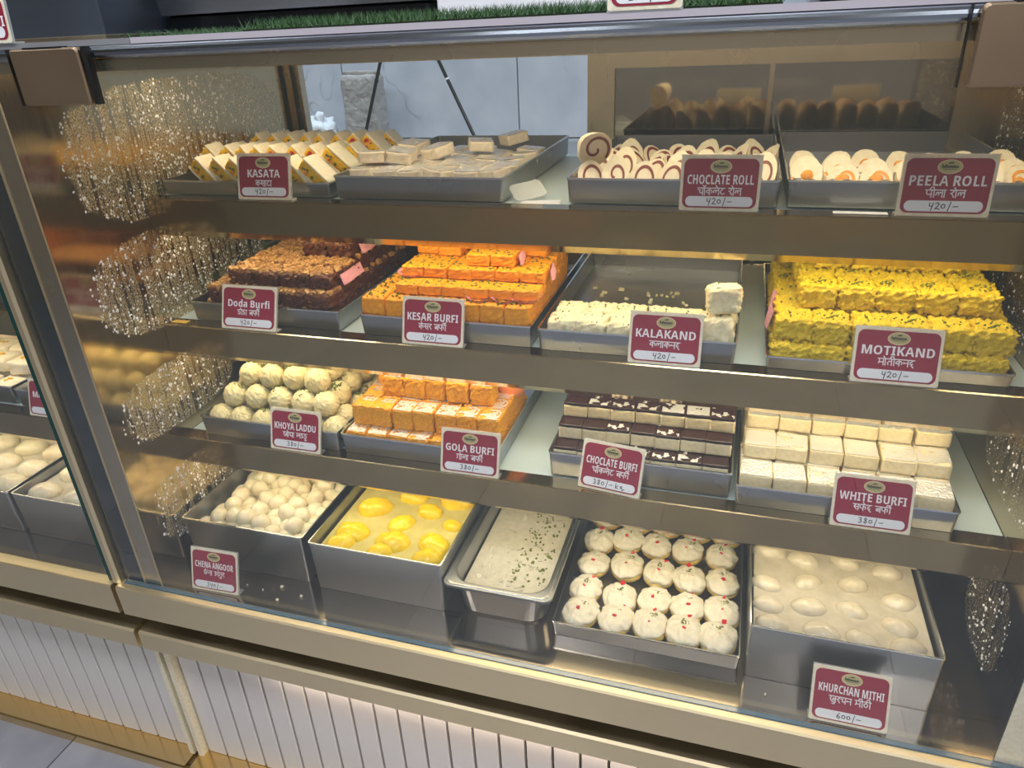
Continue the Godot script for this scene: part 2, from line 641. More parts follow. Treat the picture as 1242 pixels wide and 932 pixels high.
func fog_at(z: float, y: float, right: bool, n: FastNoiseLite) -> float:
	# the outline of each patch of condensation between two shelves
	var best := 0.0
	var patches := [[-0.35, 1.262, 0.285, 0.108], [-0.27, 1.062, 0.225, 0.085], [-0.17, 0.862, 0.14, 0.06], [-0.15, 0.665, 0.12, 0.07]]
	if right: patches = [[-0.35, 1.262, 0.285, 0.108], [-0.3, 1.062, 0.2, 0.085], [-0.19, 0.87, 0.13, 0.06], [-0.15, 0.665, 0.08, 0.075]]
	for p in patches:
		var dz: float = absf(z - p[0]) / p[2]
		var dy: float = absf(y - p[1]) / p[3]
		var d := pow(pow(dz, 3.2) + pow(dy, 3.2), 0.3125) + 0.035 * n.get_noise_2d(z * 22.0, y * 22.0)
		best = maxf(best, clampf((1.0 - d) / 0.05, 0, 1))
	return best

func side_wall(called: String, x0: float, x1: float, inner_right: bool) -> void:
	# inner_right: the face seen from inside the case looks towards +x
	var t := structure(called, "brushed steel end wall of the display case with beads of condensation" if called.ends_with("left") else "dark steel end wall of the case streaked with condensation", "case wall")
	var st := begin()
	add_box(st, Vector3(x0, DECK, BACK), Vector3(x1, 1.405, -0.0097))
	part("core", finish(st), M.steel, t)
	st = begin()
	var xf := x1 + 0.001 if inner_right else x0 - 0.001
	var q := [Vector3(xf, DECK, BACK), Vector3(xf, 1.405, BACK), Vector3(xf, 1.405, -0.0097), Vector3(xf, DECK, -0.0097)]
	var uv := [Vector2(0, 1), Vector2(0, 0), Vector2(1, 0), Vector2(1, 1)]
	var order := [0, 1, 2, 0, 2, 3] if inner_right else [0, 2, 1, 0, 3, 2]
	for i in order:
		st.set_uv(uv[i])
		st.add_vertex(q[i])
	st.generate_normals()
	part("lining_sheet", st.commit(), wall_material(not inner_right), t)
	# water beads
	var n := FastNoiseLite.new()
	n.seed = 77 if not inner_right else 55
	n.frequency = 1.0
	n.fractal_octaves = 3
	n.noise_type = FastNoiseLite.TYPE_SIMPLEX_SMOOTH
	var r := RandomNumberGenerator.new()
	r.seed = 31
	var sd := SurfaceTool.new()
	sd.begin(Mesh.PRIMITIVE_TRIANGLES)
	sd.set_smooth_group(0)
	var made := 0
	var s := 1.0 if inner_right else -1.0
	while made < (3800 if inner_right else 1200):
		var z := r.randf_range(BACK + 0.02, -0.02)
		var y := r.randf_range(DECK + 0.03, 1.39)
		if fog_at(z, y, not inner_right, n) < 0.5: continue
		if n.get_noise_2d(z * 85.0, y * 4.0) > 0.2: continue
		made += 1
		var rad := 0.0007 + 0.0017 * pow(r.randf(), 2.2)
		var ey := rad * r.randf_range(1.0, 1.5)
		var c := Vector3(xf, y, z)
		var rings := []
		for k in 3:
			var a := k * 0.5
			var ring := []
			for m in 6:
				var b := TAU * m / 6.0
				ring.append(c + Vector3(s * sin(a) * rad * 0.6, cos(a) * sin(b) * ey, cos(a) * cos(b) * rad))
			rings.append(ring)
		for k in 2:
			for m in 6:
				var m2 := (m + 1) % 6
				if s > 0: quad(sd, rings[k][m], rings[k][m2], rings[k + 1][m2], rings[k + 1][m])
				else: quad(sd, rings[k][m], rings[k + 1][m], rings[k + 1][m2], rings[k][m2])
		var top := c + Vector3(s * rad * 0.6, 0, 0)
		for m in 6:
			var m2 := (m + 1) % 6
			var tri: Array = [rings[2][m], rings[2][m2], top]
			if s < 0: tri = [rings[2][m2], rings[2][m], top]
			for p in tri: sd.add_vertex(p)
	sd.generate_normals()
	stuff(part("water_beads", sd.commit(), M.water, t))

func lip_mesh(x0: float, x1: float) -> ArrayMesh:
	# folded steel front lip of a shelf: top flange, face, chamfer and return; origin at the top front edge
	var pr := [Vector2(-0.03, -0.002), Vector2(-0.03, 0.0), Vector2(-0.0015, 0.0), Vector2(0.0, -0.0015), Vector2(0.0, -0.051), Vector2(-0.012, -0.063), Vector2(-0.0135, -0.0615), Vector2(-0.003, -0.050), Vector2(-0.003, -0.002)]
	return extrude_x(pr, x0, x1)

# profile points are (z, y) and run clockwise seen from +x looking to -x ... faces are double sided anyway
func extrude_x(pr: Array, x0: float, x1: float) -> ArrayMesh:
	var st := begin()
	var area2 := 0.0
	for i in pr.size():
		var a: Vector2 = pr[i]
		var b: Vector2 = pr[(i + 1) % pr.size()]
		area2 += a.x * b.y - b.x * a.y
	for i in pr.size():
		var a: Vector2 = pr[i]
		var b: Vector2 = pr[(i + 1) % pr.size()]
		if area2 > 0:
			var t := a
			a = b
			b = t
		quad(st, Vector3(x0, a.y, a.x), Vector3(x1, a.y, a.x), Vector3(x1, b.y, b.x), Vector3(x0, b.y, b.x))
	var poly := PackedVector2Array(pr)
	var tri := Geometry2D.triangulate_polygon(poly)
	for i in range(0, tri.size(), 3):
		var p := [pr[tri[i]], pr[tri[i + 1]], pr[tri[i + 2]]]
		for x in [x0, x1]:
			for v in p: st.add_vertex(Vector3(x, v.y, v.x))
	return finish(st)

func shelf(called: String, label: String, y: float, zf: float, x0: float, x1: float, energy: float) -> void:
	var t := thing(called, label, "shelf", Vector3(0, y, zf), "display shelves")
	part("front_lip", lip_mesh(x0 + 0.002, x1 - 0.002), M.lip, t)
	part("shelf_panel", box(Vector3(x0 + 0.002, -0.010, BACK - zf + 0.02), Vector3(x1 - 0.002, -0.003, -0.028)), M.frosted, t)
	for x in [x0 + 0.004, x1 - 0.012]:
		part("bracket", box(Vector3(x, -0.04, BACK - zf + 0.02), Vector3(x + 0.008, -0.0105, -0.035)), M.steel, t)
	part("led_tube", box(Vector3(x0 + 0.03, -0.026, -0.052), Vector3(x1 - 0.03, -0.014, -0.036)), M.led, t)
	area("led_light", Vector3((x0 + x1) / 2, -0.028, -0.044), Vector2(x1 - x0 - 0.06, 0.014), energy, Color(1.0, 0.92, 0.76), Vector3(-PI / 2, 0, 0), t)

func base_unit(x0: float, x1: float, lit: bool, which: String) -> void:
	# plinth, fluted front of separate slats, gold rails
	var t := thing("counter_base", "white slatted counter base with gold plinth under the " + which, "counter base", Vector3.ZERO)
	part("carcass", box(Vector3(x0, 0.03, BACK), Vector3(x1, 0.37, -0.062)), M.groove, t)
	part("deck_box", box(Vector3(x0, 0.37, BACK), Vector3(x1, 0.475, -0.075)), M.recess, t)
	var w := 0.0488
	var n := int((x1 - x0 - 0.03) / w)
	var slat := bevel_box(w - 0.0052, 0.352, 0.014, 0.0012)
	for i in n:
		part("slat", slat, M.white_panel, t, Vector3(x0 + 0.018 + w * (i + 0.5), 0.027, -0.052))
	for x in [x0 + 0.004, x1 - 0.012]:
		part("end_strip", box(Vector3(x, 0.026, -0.05), Vector3(x + 0.012, 0.372, -0.03)), M.cream, t)
	# plinth with a polished ledge
	part("plinth", extrude_x([Vector2(-0.06, 0.0), Vector2(-0.06, 0.026), Vector2(0.0, 0.026), Vector2(0.003, 0.023), Vector2(0.003, 0.0)], x0 + 0.003, x1 - 0.003), M.gold_polish, t)
	# lower gold rail
	part("lower_rail", extrude_x([Vector2(-0.075, 0.3705), Vector2(-0.075, 0.424), Vector2(-0.002, 0.421), Vector2(0.002, 0.417), Vector2(0.002, 0.3775), Vector2(-0.012, 0.3705)], x0 + 0.002, x1 - 0.002), M.gold, t)
	if lit:
		part("led_tube", box(Vector3(x0 + 0.25, 0.362, -0.034), Vector3(x1 - 0.05, 0.3695, -0.026)), M.led, t)
		area("led_light", Vector3((x0 + x1) / 2 + 0.1, 0.359, -0.03), Vector2(x1 - x0 - 0.3, 0.006), 0.1, Color(1.0, 0.9, 0.78), Vector3(-PI / 2 + 0.25, 0, 0), t)
	var d := thing("deck", "polished steel deck with a gold front lip inside the " + which, "deck", Vector3.ZERO)
	part("deck_sheet", box(Vector3(x0 + 0.002, 0.4755, BACK), Vector3(x1 - 0.002, DECK, -0.0095)), M.deck, d)
	part("gold_lip", extrude_x([Vector2(-0.009, 0.4765), Vector2(-0.009, 0.5415), Vector2(0.011, 0.5415), Vector2(0.0135, 0.5385), Vector2(0.0135, 0.4765)], x0 + 0.002, x1 - 0.002), M.gold, d)

func case_body(ix0: float, ix1: float, x0: float, x1: float, main: bool) -> void:
	base_unit(x0, x1, true, "main display case")
	side_wall("wall_left", -0.036, 0.0, true)
	side_wall("wall_right", ix1, ix1 + 0.036, false)
	# front posts, black gasket strips
	var f := structure("case_frame", "steel front posts and black gasket strips of the main display case", "frame")
	part("post", box(Vector3(-0.038, DECK, -0.03), Vector3(0.0, 1.405, -0.0095)), M.steel, f)
	part("post", box(Vector3(ix1, DECK, -0.03), Vector3(ix1 + 0.04, 1.405, -0.0095)), M.cream, f)
	part("gasket_strip", box(Vector3(-0.079, DECK, -0.03), Vector3(-0.0385, 1.405, -0.0095)), M.black, f)
	part("gasket_strip", box(Vector3(ix1 + 0.0405, DECK, -0.03), Vector3(x1 - 0.01, 1.405, -0.0095)), M.black, f)
	part("bead", box(Vector3(-0.0018, DECK, -0.0095), Vector3(0.0006, 1.405, -0.0082)), M.gold, f)
	part("bead", box(Vector3(-0.040, DECK, -0.0095), Vector3(-0.0365, 1.405, -0.0082)), M.gold, f)
	# front glass
	var g := thing("front_glass", "clear upright front glass pane of the main display case", "glass", Vector3.ZERO)
	part("pane", box(Vector3(-0.079, 0.542, -0.008), Vector3(x1 - 0.012, 1.404, 0.0)), M.glass, g)
	part("edge_strip", box(Vector3(-0.079, 0.5417, -0.008), Vector3(x1 - 0.012, 0.5432, 0.0005)), std(hexc("3c5a70"), 0.1), g)
	# hinge plates
	for x in [0.113, 1.157]:
		var h := thing("hinge_plate", "square brushed steel hinge plate on the front glass above " + ("the yellow sandwich sweets" if x < 0.5 else "the orange centred rolls"), "hinge", Vector3(x, 1.356, 0.0005), "glass hinge plates")
		part("plate", plate_mesh(0.106, 0.064, 0.007), M.plate, h)
		for k in [0.0535, -0.0535]:
			part("gasket", box(Vector3(k - 0.0015 + signf(k) * 0.004, 0.0, -0.004), Vector3(k + 0.0015 + signf(k) * 0.008, 0.064, 0.004)), M.rubber, h)
		part("arm", box(Vector3(-0.03, 0.0635, -0.004), Vector3(0.03, 0.0655, 0.006)), M.rubber, h)
	# top: header, rail, ceiling sheet
	var h2 := structure("case_top", "steel top rail and header of the main display case", "case top")
	part("rail", rail_mesh(-0.079, x1 - 0.012), M.rail, h2)
	part("underside", box(Vector3(-0.036, 1.4055, BACK), Vector3(ix1 + 0.036, 1.4195, -0.009)), M.steel, h2)
	part("header", box(Vector3(0.0, 1.366, BACK), Vector3(ix1, 1.405, BACK + 0.02)), M.steel, h2)
	part("front_channel", box(Vector3(0.001, 1.392, -0.03), Vector3(ix1 - 0.001, 1.405, -0.012)), M.steel, h2)
	part("led_tube", box(Vector3(0.03, 1.398, -0.268), Vector3(ix1 - 0.03, 1.405, -0.252)), M.led, h2)
	area("led_light", Vector3(ix1 / 2, 1.396, -0.26), Vector2(ix1 - 0.06, 0.012), 0.17, Color(1.0, 0.93, 0.8), Vector3(-PI / 2, 0, 0), h2)
	# back: posts, open left half, mirror-bright sliding door on the right half
	var b := structure("case_back", "steel rear frame with posts around the open service side", "frame")
	part("post", box(Vector3(0.0, DECK, BACK), Vector3(0.028, 1.366, BACK + 0.02)), M.steel, b)
	part("track", box(Vector3(0.012, DECK, BACK + 0.02), Vector3(0.018, 1.366, BACK + 0.026)), M.black, b)
	part("post", box(Vector3(0.636, DECK, BACK - 0.01), Vector3(0.687, 1.366, BACK + 0.012)), M.steel, b)
	part("post", box(Vector3(1.253, DECK, BACK), Vector3(ix1, 1.366, BACK + 0.018)), M.steel, b)
	part("sill", box(Vector3(0.0, DECK, BACK), Vector3(ix1, DECK + 0.03, BACK + 0.02)), M.steel, b)
	part("door_header", box(Vector3(0.687, 1.342, BACK), Vector3(1.253, 1.366, BACK + 0.016)), M.steel, b)
	var dr := structure("door_1", "shiny sliding rear door that mirrors the top shelf trays", "door")
	part("door_sheet", box(Vector3(0.687, DECK + 0.03, BACK - 0.004), Vector3(1.253, 1.342, BACK + 0.004)), M.mirror, dr)
	part("meeting_edge", box(Vector3(0.958, DECK + 0.03, BACK + 0.004), Vector3(0.966, 1.342, BACK + 0.007)), M.steel, dr)
	shelf("glass_shelf", "top frosted glass shelf with polished steel lip in the main case", SH1, -0.2025, 0.0, ix1, 0.14)
	shelf("glass_shelf", "middle frosted glass shelf with polished steel lip in the main case", SH2, -0.172, 0.0, ix1, 0.14)
	shelf("glass_shelf", "lowest frosted glass shelf with polished steel lip in the main case", SH3, -0.138, 0.0, ix1, 0.115)

func plate_mesh(w: float, h: float, d: float) -> ArrayMesh:
	var st := begin()
	var rings := []
	for k in [[0.0, 0.0], [d - 0.002, 0.0], [d, 0.002]]:
		var r := []
		for p in rrect(w / 2 - k[1], h / 2 - k[1], 0.004, k[0], 3): r.append(Vector3(p.x, h / 2 - p.z, p.y))
		rings.append(r)
	loft(st, rings, true, true)
	return finish(st)

func rail_mesh(x0: float, x1: float) -> ArrayMesh:
	var pr := [Vector2(-0.03, 1.405), Vector2(-0.03, 1.4205)]
	for i in 9:
		var a := PI / 2 - PI * i / 8.0
		pr.append(Vector2(cos(a) * 0.009 - 0.010, 1.4127 + sin(a) * 0.0078))
	return extrude_x(pr, x0, x1)

func neighbour_case() -> void:
	var x1 := -0.097
	var x0 := -1.25
	base_unit(x0, x1, false, "neighbouring display case")
	var f := structure("neighbour_frame", "steel posts, top and end walls of the neighbouring display case", "frame")
	part("end_wall", box(Vector3(-0.118, DECK, BACK), Vector3(-0.099, 1.405, -0.012)), M.steel, f)
	part("end_wall", box(Vector3(x0, DECK, BACK), Vector3(x0 + 0.02, 1.405, -0.012)), M.steel, f)
	part("top_sheet", box(Vector3(x0, 1.4055, BACK), Vector3(x1, 1.4195, -0.009)), M.steel, f)
	part("rail", rail_mesh(x0, x1 + 0.015), M.rail, f)
	part("rear_sheet", box(Vector3(x0, DECK, BACK - 0.02), Vector3(x1, 1.405, BACK)), M.steel, f)
	var g := thing("front_glass", "clear front glass with green polished edge on the neighbouring case", "glass", Vector3.ZERO)
	part("pane", box(Vector3(x0, 0.542, -0.008), Vector3(-0.112, 1.404, 0.0)), M.glass, g)
	part("glass_edge", box(Vector3(-0.112, 0.542, -0.009), Vector3(-0.1025, 1.404, 0.001)), M.glass_edge, g)
	part("gold_bead", extrude_y([Vector2(-0.102, -0.012), Vector2(-0.102, 0.001), Vector2(-0.098, 0.005), Vector2(-0.089, 0.005), Vector2(-0.085, 0.001), Vector2(-0.085, -0.012)], 0.542, 1.404), M.gold, g)
	shelf("glass_shelf", "top frosted glass shelf in the neighbouring case", SH1, -0.2025, x0 + 0.02, -0.118, 0.08)
	shelf("glass_shelf", "middle frosted glass shelf in the neighbouring case", SH2, -0.172, x0 + 0.02, -0.118, 0.08)
	shelf("glass_shelf", "lowest frosted glass shelf in the neighbouring case", SH3, -0.138, x0 + 0.02, -0.118, 0.08)

func extrude_y(pr: Array, y0: float, y1: float) -> ArrayMesh:
	# profile points are (x, z)
	var st := begin()
	for i in pr.size():
		var a: Vector2 = pr[i]
		var b: Vector2 = pr[(i + 1) % pr.size()]
		quad(st, Vector3(a.x, y0, a.y), Vector3(b.x, y0, b.y), Vector3(b.x, y1, b.y), Vector3(a.x, y1, a.y))
	return finish(st)

# ------------------------------------------------------------------ on top of the case
func counter_top() -> void:
	var s := thing("counter_slab", "white stone counter slab on top of the main display case", "counter slab", Vector3.ZERO)
	part("slab", box(Vector3(0.235, 1.4205, -0.70), Vector3(1.42, 1.4270, -0.006)), std(hexc("c4bdc6"), 0.35), s)
	part("slab", box(Vector3(-0.6, 1.4205, -0.70), Vector3(0.232, 1.4268, -0.008)), std(hexc("8f9094"), 0.3), s)
	var r := RandomNumberGenerator.new()
	r.seed = 12
	var gm := thing("grass_mat", "strip of artificial green grass along the counter slab edge", "grass mat", Vector3.ZERO)
	part("backing", box(Vector3(0.38, 1.4271, -0.13), Vector3(0.95, 1.4290, -0.02)), std(hexc("1d2a16"), 0.9), gm)
	var st := begin()
	for i in 6500:
		var x := r.randf_range(0.20, 0.95)
		var z := r.randf_range(-0.13, -0.015)
		if x < 0.38 and r.randf() > 0.35: continue
		var hgt := r.randf_range(0.007, 0.014) * (0.6 if x < 0.38 else 1.0)
		var y := 1.4272 if x < 0.38 else 1.4289
		var a := r.randf() * TAU
		var lean := Vector3(r.randf_range(-0.009, 0.009), hgt, r.randf_range(-0.008, 0.008))
		var w := Vector3(cos(a), 0, sin(a)) * 0.0007
		var p := Vector3(x, y, z)
		for v in [p - w, p + lean, p + w]: st.add_vertex(v)
	stuff(part("grass_blades", finish(st), std(hexc("3c5f33"), 0.6), gm))
	var b := thing("steel_box", "upright grey steel box on the counter above the hinge", "steel box", Vector3(0.03, 1.4269, -0.17))
	part("body", bevel_box(0.16, 0.2, 0.14, 0.003), std(hexc("5f6672"), 0.3, 0.7), b)
	part("base_flange", bevel_box(0.168, 0.006, 0.148, 0.001), M.steel, b)
	var k := thing("black_stand", "low black stand beside the steel box on the counter", "stand", Vector3(0.33, 1.4272, -0.30))
	part("body", bevel_box(0.40, 0.026, 0.2, 0.003), M.black, k)
	for x in [-0.18, 0.18]: part("foot", bevel_box(0.03, 0.006, 0.18, 0.001), M.rubber, k, Vector3(x, -0.0, 0))
	var tr := thing("steel_tray", "flat steel tray lying on the black stand", "tray", Vector3(0.33, 1.4535, -0.30))
	part("body", tray_mesh(0.42, 0.05, 0.22, 0.004, 0.0015), M.tray_steel, tr)
	part("rim", rim_mesh(0.42, 0.05, 0.22, 0.004), M.steel, tr)
	var ds := thing("dark_crate", "low black crate on the counter slab beyond the end of the grass mat", "crate", Vector3(1.19, 1.4272, -0.14))
	part("body", bevel_box(0.42, 0.07, 0.2, 0.003), M.black, ds)
	part("rim", bevel_box(0.43, 0.008, 0.21, 0.002), M.rubber, ds, Vector3(0, 0.066, 0))
	var pb := thing("paper_box", "low white paper box behind the grass mat", "box", Vector3(0.70, 1.4272, -0.26))
	part("body", bevel_box(0.30, 0.07, 0.16, 0.003), M.paper, pb)
	part("lid", bevel_box(0.306, 0.014, 0.166, 0.002), std(hexc("d9d2d6"), 0.5), pb, Vector3(0, 0.068, 0))

# ------------------------------------------------------------------ trays
func tray_mesh(w: float, h: float, d: float, flare: float, th: float) -> ArrayMesh:
	# open box standing on y = 0; width and depth are those of the rim
	var st := begin()
	var hb := w / 2 - flare
	var db := d / 2 - flare
	var rings := [rrect(hb, db, 0.004, 0.0, 2), rrect(w / 2, d / 2, 0.004, h, 2), rrect(w / 2 - th, d / 2 - th, 0.003, h, 2), rrect(hb - th, db - th, 0.003, th, 2)]
	loft(st, rings, true, false)
	fan(st, rings[3], true)
	return finish(st)

func rim_mesh(w: float, h: float, d: float, size: float) -> ArrayMesh:
	var st := begin()
	var o := size / 2
	var rings := [rrect(w / 2 - 0.0014, d / 2 - 0.0014, 0.003, h - size, 2), rrect(w / 2 + o * 0.5, d / 2 + o * 0.5, 0.004, h - size, 2), rrect(w / 2 + o * 0.6, d / 2 + o * 0.6, 0.004, h, 2), rrect(w / 2 - 0.0016, d / 2 - 0.0016, 0.003, h, 2)]
	loft(st, rings, false, false)
	return finish(st)

func tray(label: String, x0: float, x1: float, zf: float, zb: float, y: float, h: float, flare := 0.002) -> Node3D:
	var t := thing("sweet_tray", label, "tray", Vector3((x0 + x1) / 2, y + 0.0006, (zf + zb) / 2), "steel sweet trays")
	part("body", tray_mesh(x1 - x0 - 0.003, h, zf - zb - 0.003, flare, 0.0014), M.tray_steel, t)
	part("rim", rim_mesh(x1 - x0 - 0.003, h + 0.0004, zf - zb - 0.003, 0.0026), M.rim, t)
	return t

func trays() -> void:
	tray("shallow steel tray of yellow and white sandwich sweets", 0.012, 0.328, -0.237, -0.66, SH1, 0.022)
	tray("steel tray of silver-topped white squares on the top shelf", 0.336, 0.608, -0.232, -0.655, SH1, 0.034)
	var t := tray("steel tray of chocolate swirl rolls on the top shelf", 0.696, 0.979, -0.239, -0.65, SH1, 0.034)
	t = tray("steel tray of orange centred rolls with lettering on its front", 0.984, 1.277, -0.244, -0.683, SH1, 0.034)
	var tm := text_mesh("Kal", 0.009, 0.014, M.steel)
	part("lettering", tm[0], M.steel, t, Vector3(0.012, 0.008, 0.2192), Vector3.ZERO).scale = Vector3(tm[1], tm[1], 1)
	tray("steel tray of dark brown nut burfi", 0.041, 0.330, -0.200, -0.60, SH2, 0.033)
	tray("steel tray of orange burfi squares with pink papers", 0.368, 0.653, -0.195, -0.614, SH2, 0.034)
	tray("half empty steel tray of pale milk cake", 0.661, 0.945, -0.193, -0.618, SH2, 0.033)
	tray("shallow steel tray under the tall yellow pile", 0.981, 1.278, -0.193, -0.62, SH2, 0.018)
	tray("steel tray heaped with cream coloured balls", 0.040, 0.319, -0.155, -0.57, SH3, 0.037)
	tray("steel tray of orange cubes with silver leaf", 0.322, 0.601, -0.156, -0.57, SH3, 0.036)
	tray("steel tray of two-tone chocolate burfi", 0.680, 0.957, -0.168, -0.58, SH3, 0.043)
	tray("steel tray of white burfi with bright silver leaf", 0.960, 1.249, -0.156, -0.57, SH3, 0.034)
	tray("deep steel box of small ivory balls on the deck", 0.010, 0.262, -0.080, -0.40, DECK, 0.102, 0.004)
	tray("deep steel box of yellow balls in syrup on the deck", 0.275, 0.523, -0.074, -0.42, DECK, 0.101, 0.003)
	tray("shallow steel tray of cream topped ovals on the deck", 0.705, 0.993, -0.073, -0.45, DECK, 0.028)
	tray("deep steel box of white balls in milk on the deck", 0.998, 1.248, -0.066, -0.40, DECK, 0.101, 0.001)
	# gastronorm pan with a wide flange and rounded corners
	var g := thing("steam_pan", "rounded steel pan of white milk pudding with a wide flange", "pan", Vector3(0.614, DECK + 0.0006, -0.235))
	var st := SurfaceTool.new()
	st.begin(Mesh.PRIMITIVE_TRIANGLES)
	st.set_smooth_group(-1)
	var hx := 0.091
	var hz := 0.166
	var prof := [[0.022, 0.0, 0.03], [0.018, 0.004, 0.032], [0.011, 0.060, 0.032], [0.009, 0.0665, 0.032], [0.0, 0.0645, 0.014], [-0.001, 0.067, 0.015], [0.0, 0.070, 0.014], [0.011, 0.070, 0.034], [0.0125, 0.0695, 0.034], [0.0145, 0.060, 0.033], [0.021, 0.006, 0.030], [0.03, 0.0025, 0.025]]
	var rings := []
	for p in prof: rings.append(rrect(hx - p[0], hz - p[0], p[2], p[1], 6))
	loft(st, rings, true, false)
	fan(st, rings[-1], true)
	part("body", finish(st), M.tray_steel, g)
	var st2 := begin()
	loft(st2, [rrect(hx - 0.0035, hz - 0.0035, 0.016, 0.0698, 6), rrect(hx - 0.0035, hz - 0.0035, 0.016, 0.0712, 6), rrect(hx - 0.0060, hz - 0.0060, 0.018, 0.0712, 6), rrect(hx - 0.0060, hz - 0.0060, 0.018, 0.0698, 6)])
	part("flange_bead", finish(st2), M.rim, g)

# ------------------------------------------------------------------ sweets
func proto() -> Node3D:
	return Node3D.new()

func pick(a: Array):
	return a[rng.randi() % a.size()]

func jit(a: float) -> float:
	return rng.randf_range(-a, a)

func loose_bits() -> void:
	var p := thing("plastic_sheet", "clear plastic sheet leaning on the tray of silver squares", "plastic sheet", Vector3(0.642, SH1 + 0.0015, -0.262))
	part("sheet", card(0.05, 0.0, 0.034, 0.008, 0.0012), M.acrylic, p, Vector3.ZERO, Vector3(-1.0, 0.5, 0.2))
	p = thing("paper_slip", "white paper slip on the top shelf between two trays", "paper", Vector3(0.658, SH1 - 0.0026, -0.247))
	part("sheet", bevel_box(0.058, 0.0012, 0.03, 0.0004), M.paper, p, Vector3.ZERO, Vector3(0, 0.2, 0))
	p = thing("paper_slip", "narrow white paper strip beside the PEELA ROLL tag", "paper", Vector3(1.072, SH1 + 0.0003, -0.221))
	part("sheet", bevel_box(0.062, 0.0012, 0.011, 0.0004), M.paper, p)
	p = thing("paper_slip", "small yellow paper slip beside the dark nut burfi tray", "paper", Vector3(0.026, SH2 + 0.0003, -0.186))
	part("sheet", bevel_box(0.03, 0.0012, 0.012, 0.0004), std(hexc("d8b24a"), 0.4), p)
	var r := RandomNumberGenerator.new()
	r.seed = 88
	for c in [[0.150, -0.05], [0.185, -0.045], [0.215, -0.06], [0.225, -0.03], [0.262, -0.048], [0.115, -0.055], [1.03, -0.04]]:
		p = thing("deck_crumb", "tiny white crumb lying on the polished deck", "crumb", Vector3(c[0], DECK + 0.0002, c[1]), "crumbs on the deck")
		part("body", flakes(0.0005, 0.0005, 0.0012, 1, 0.005, r.randi() % 999, 0.7), M.cream, p)

func sweets() -> void:
	loose_bits()
	kasata()
	silver_squares()
	rolls()
	doda()
	kesar()
	kalakand()
	motikand()
	laddu()
	gola()
	choc_burfi()
	white_burfi()
	angoor()
	rajbhog()
	pudding()
	chaap()
	khurchan()

func kasata() -> void:
	var ps := []
	for v in 3:
		var p := proto()
		part("cream_layer", rough_box(0.054, 0.004, 0.04, 0.0015, 5, 0.0005, 120, 3 + v), M.cream, p, Vector3(0, 0.0, 0))
		part("filling", rough_box(0.052, 0.0175, 0.0385, 0.002, 7, 0.0014, 150, 13 + v), M.kasata_yellow, p, Vector3(0, 0.0038, 0))
		part("cream_layer", rough_box(0.054, 0.004, 0.04, 0.0015, 5, 0.0005, 120, 23 + v), M.cream, p, Vector3(0, 0.021, 0))
		stuff(part("candied_fruit", flakes(0.038, 0.012, 0.0, 6, 0.005, 33 + v, 0.8), [M.cherry, M.pista, M.kesar][v], p, Vector3(0, 0.0122, 0.0193), Vector3(PI / 2, 0, 0)))
		stuff(part("candied_fruit", flakes(0.038, 0.012, 0.0, 6, 0.0045, 43 + v, 0.8), [M.pista, M.kesar, M.pista][v], p, Vector3(0, 0.0122, 0.0193), Vector3(PI / 2, 0, 0)))
		ps.append(p)
	var y := SH1 + 0.002
	for row in 5:
		for i in 8:
			if row == 0 and i in [0]: continue
			var x := 0.050 + 0.0335 * i + jit(0.003)
			var up := 0.0205 + (0.008 if row % 2 == 1 else 0.0)
			place(pick(ps), "sandwich_sweet", "yellow sandwich sweet with white cream layers, leaning in the %s row" % ["front", "second", "middle", "fourth", "rear"][row], "sweet", "yellow sandwich sweets", Vector3(x, y + up, -0.266 - 0.072 * row + jit(0.002)), Vector3(0, jit(0.1), -0.8 + jit(0.08)))

func silver_squares() -> void:
	var ps := []
	for v in 4:
		var p := proto()
		part("body", rough_box(0.04, 0.017, 0.04, 0.002, 6, 0.0008, 90, 60 + v), M.burfi_silver, p)
		part("silver_leaf", leaf(0.038, 0.038, 0.0172, 0.72, 70 + v), M.silver, p)
		ps.append(p)
	var y := SH1 + 0.0022
	for row in 7:
		for i in 6:
			place(pick(ps), "silver_square", "pale burfi square with silver leaf in the lower layer, %s row from the glass" % ["first", "second", "third", "fourth", "fifth", "sixth", "seventh"][row], "sweet", "silver topped squares on the top shelf", Vector3(0.365 + 0.0428 * i + jit(0.002), y, -0.262 - 0.0455 * row + jit(0.002)), Vector3(0, jit(0.1), 0))
	for row in 5:
		for i in 6:
			if row > 2 and rng.randf() < 0.3: continue
			place(pick(ps), "silver_square", "pale burfi square with silver leaf in the upper layer, %s row from the glass" % ["first", "second", "third", "fourth", "fifth"][row], "sweet", "silver topped squares on the top shelf", Vector3(0.368 + 0.042 * i + jit(0.004), y + 0.0195, -0.285 - 0.0475 * row + jit(0.005)), Vector3(jit(0.1), jit(0.5), jit(0.1)))
	for c in [[0.372, -0.30], [0.415, -0.315], [0.46, -0.36], [0.51, -0.42], [0.545, -0.5], [0.40, -0.40]]:
		place(pick(ps), "silver_square", "pale burfi square with silver leaf lying loose on the pile", "sweet", "silver topped squares on the top shelf", Vector3(c[0], y + 0.041, c[1]), Vector3(jit(0.16), jit(0.9), jit(0.16)))

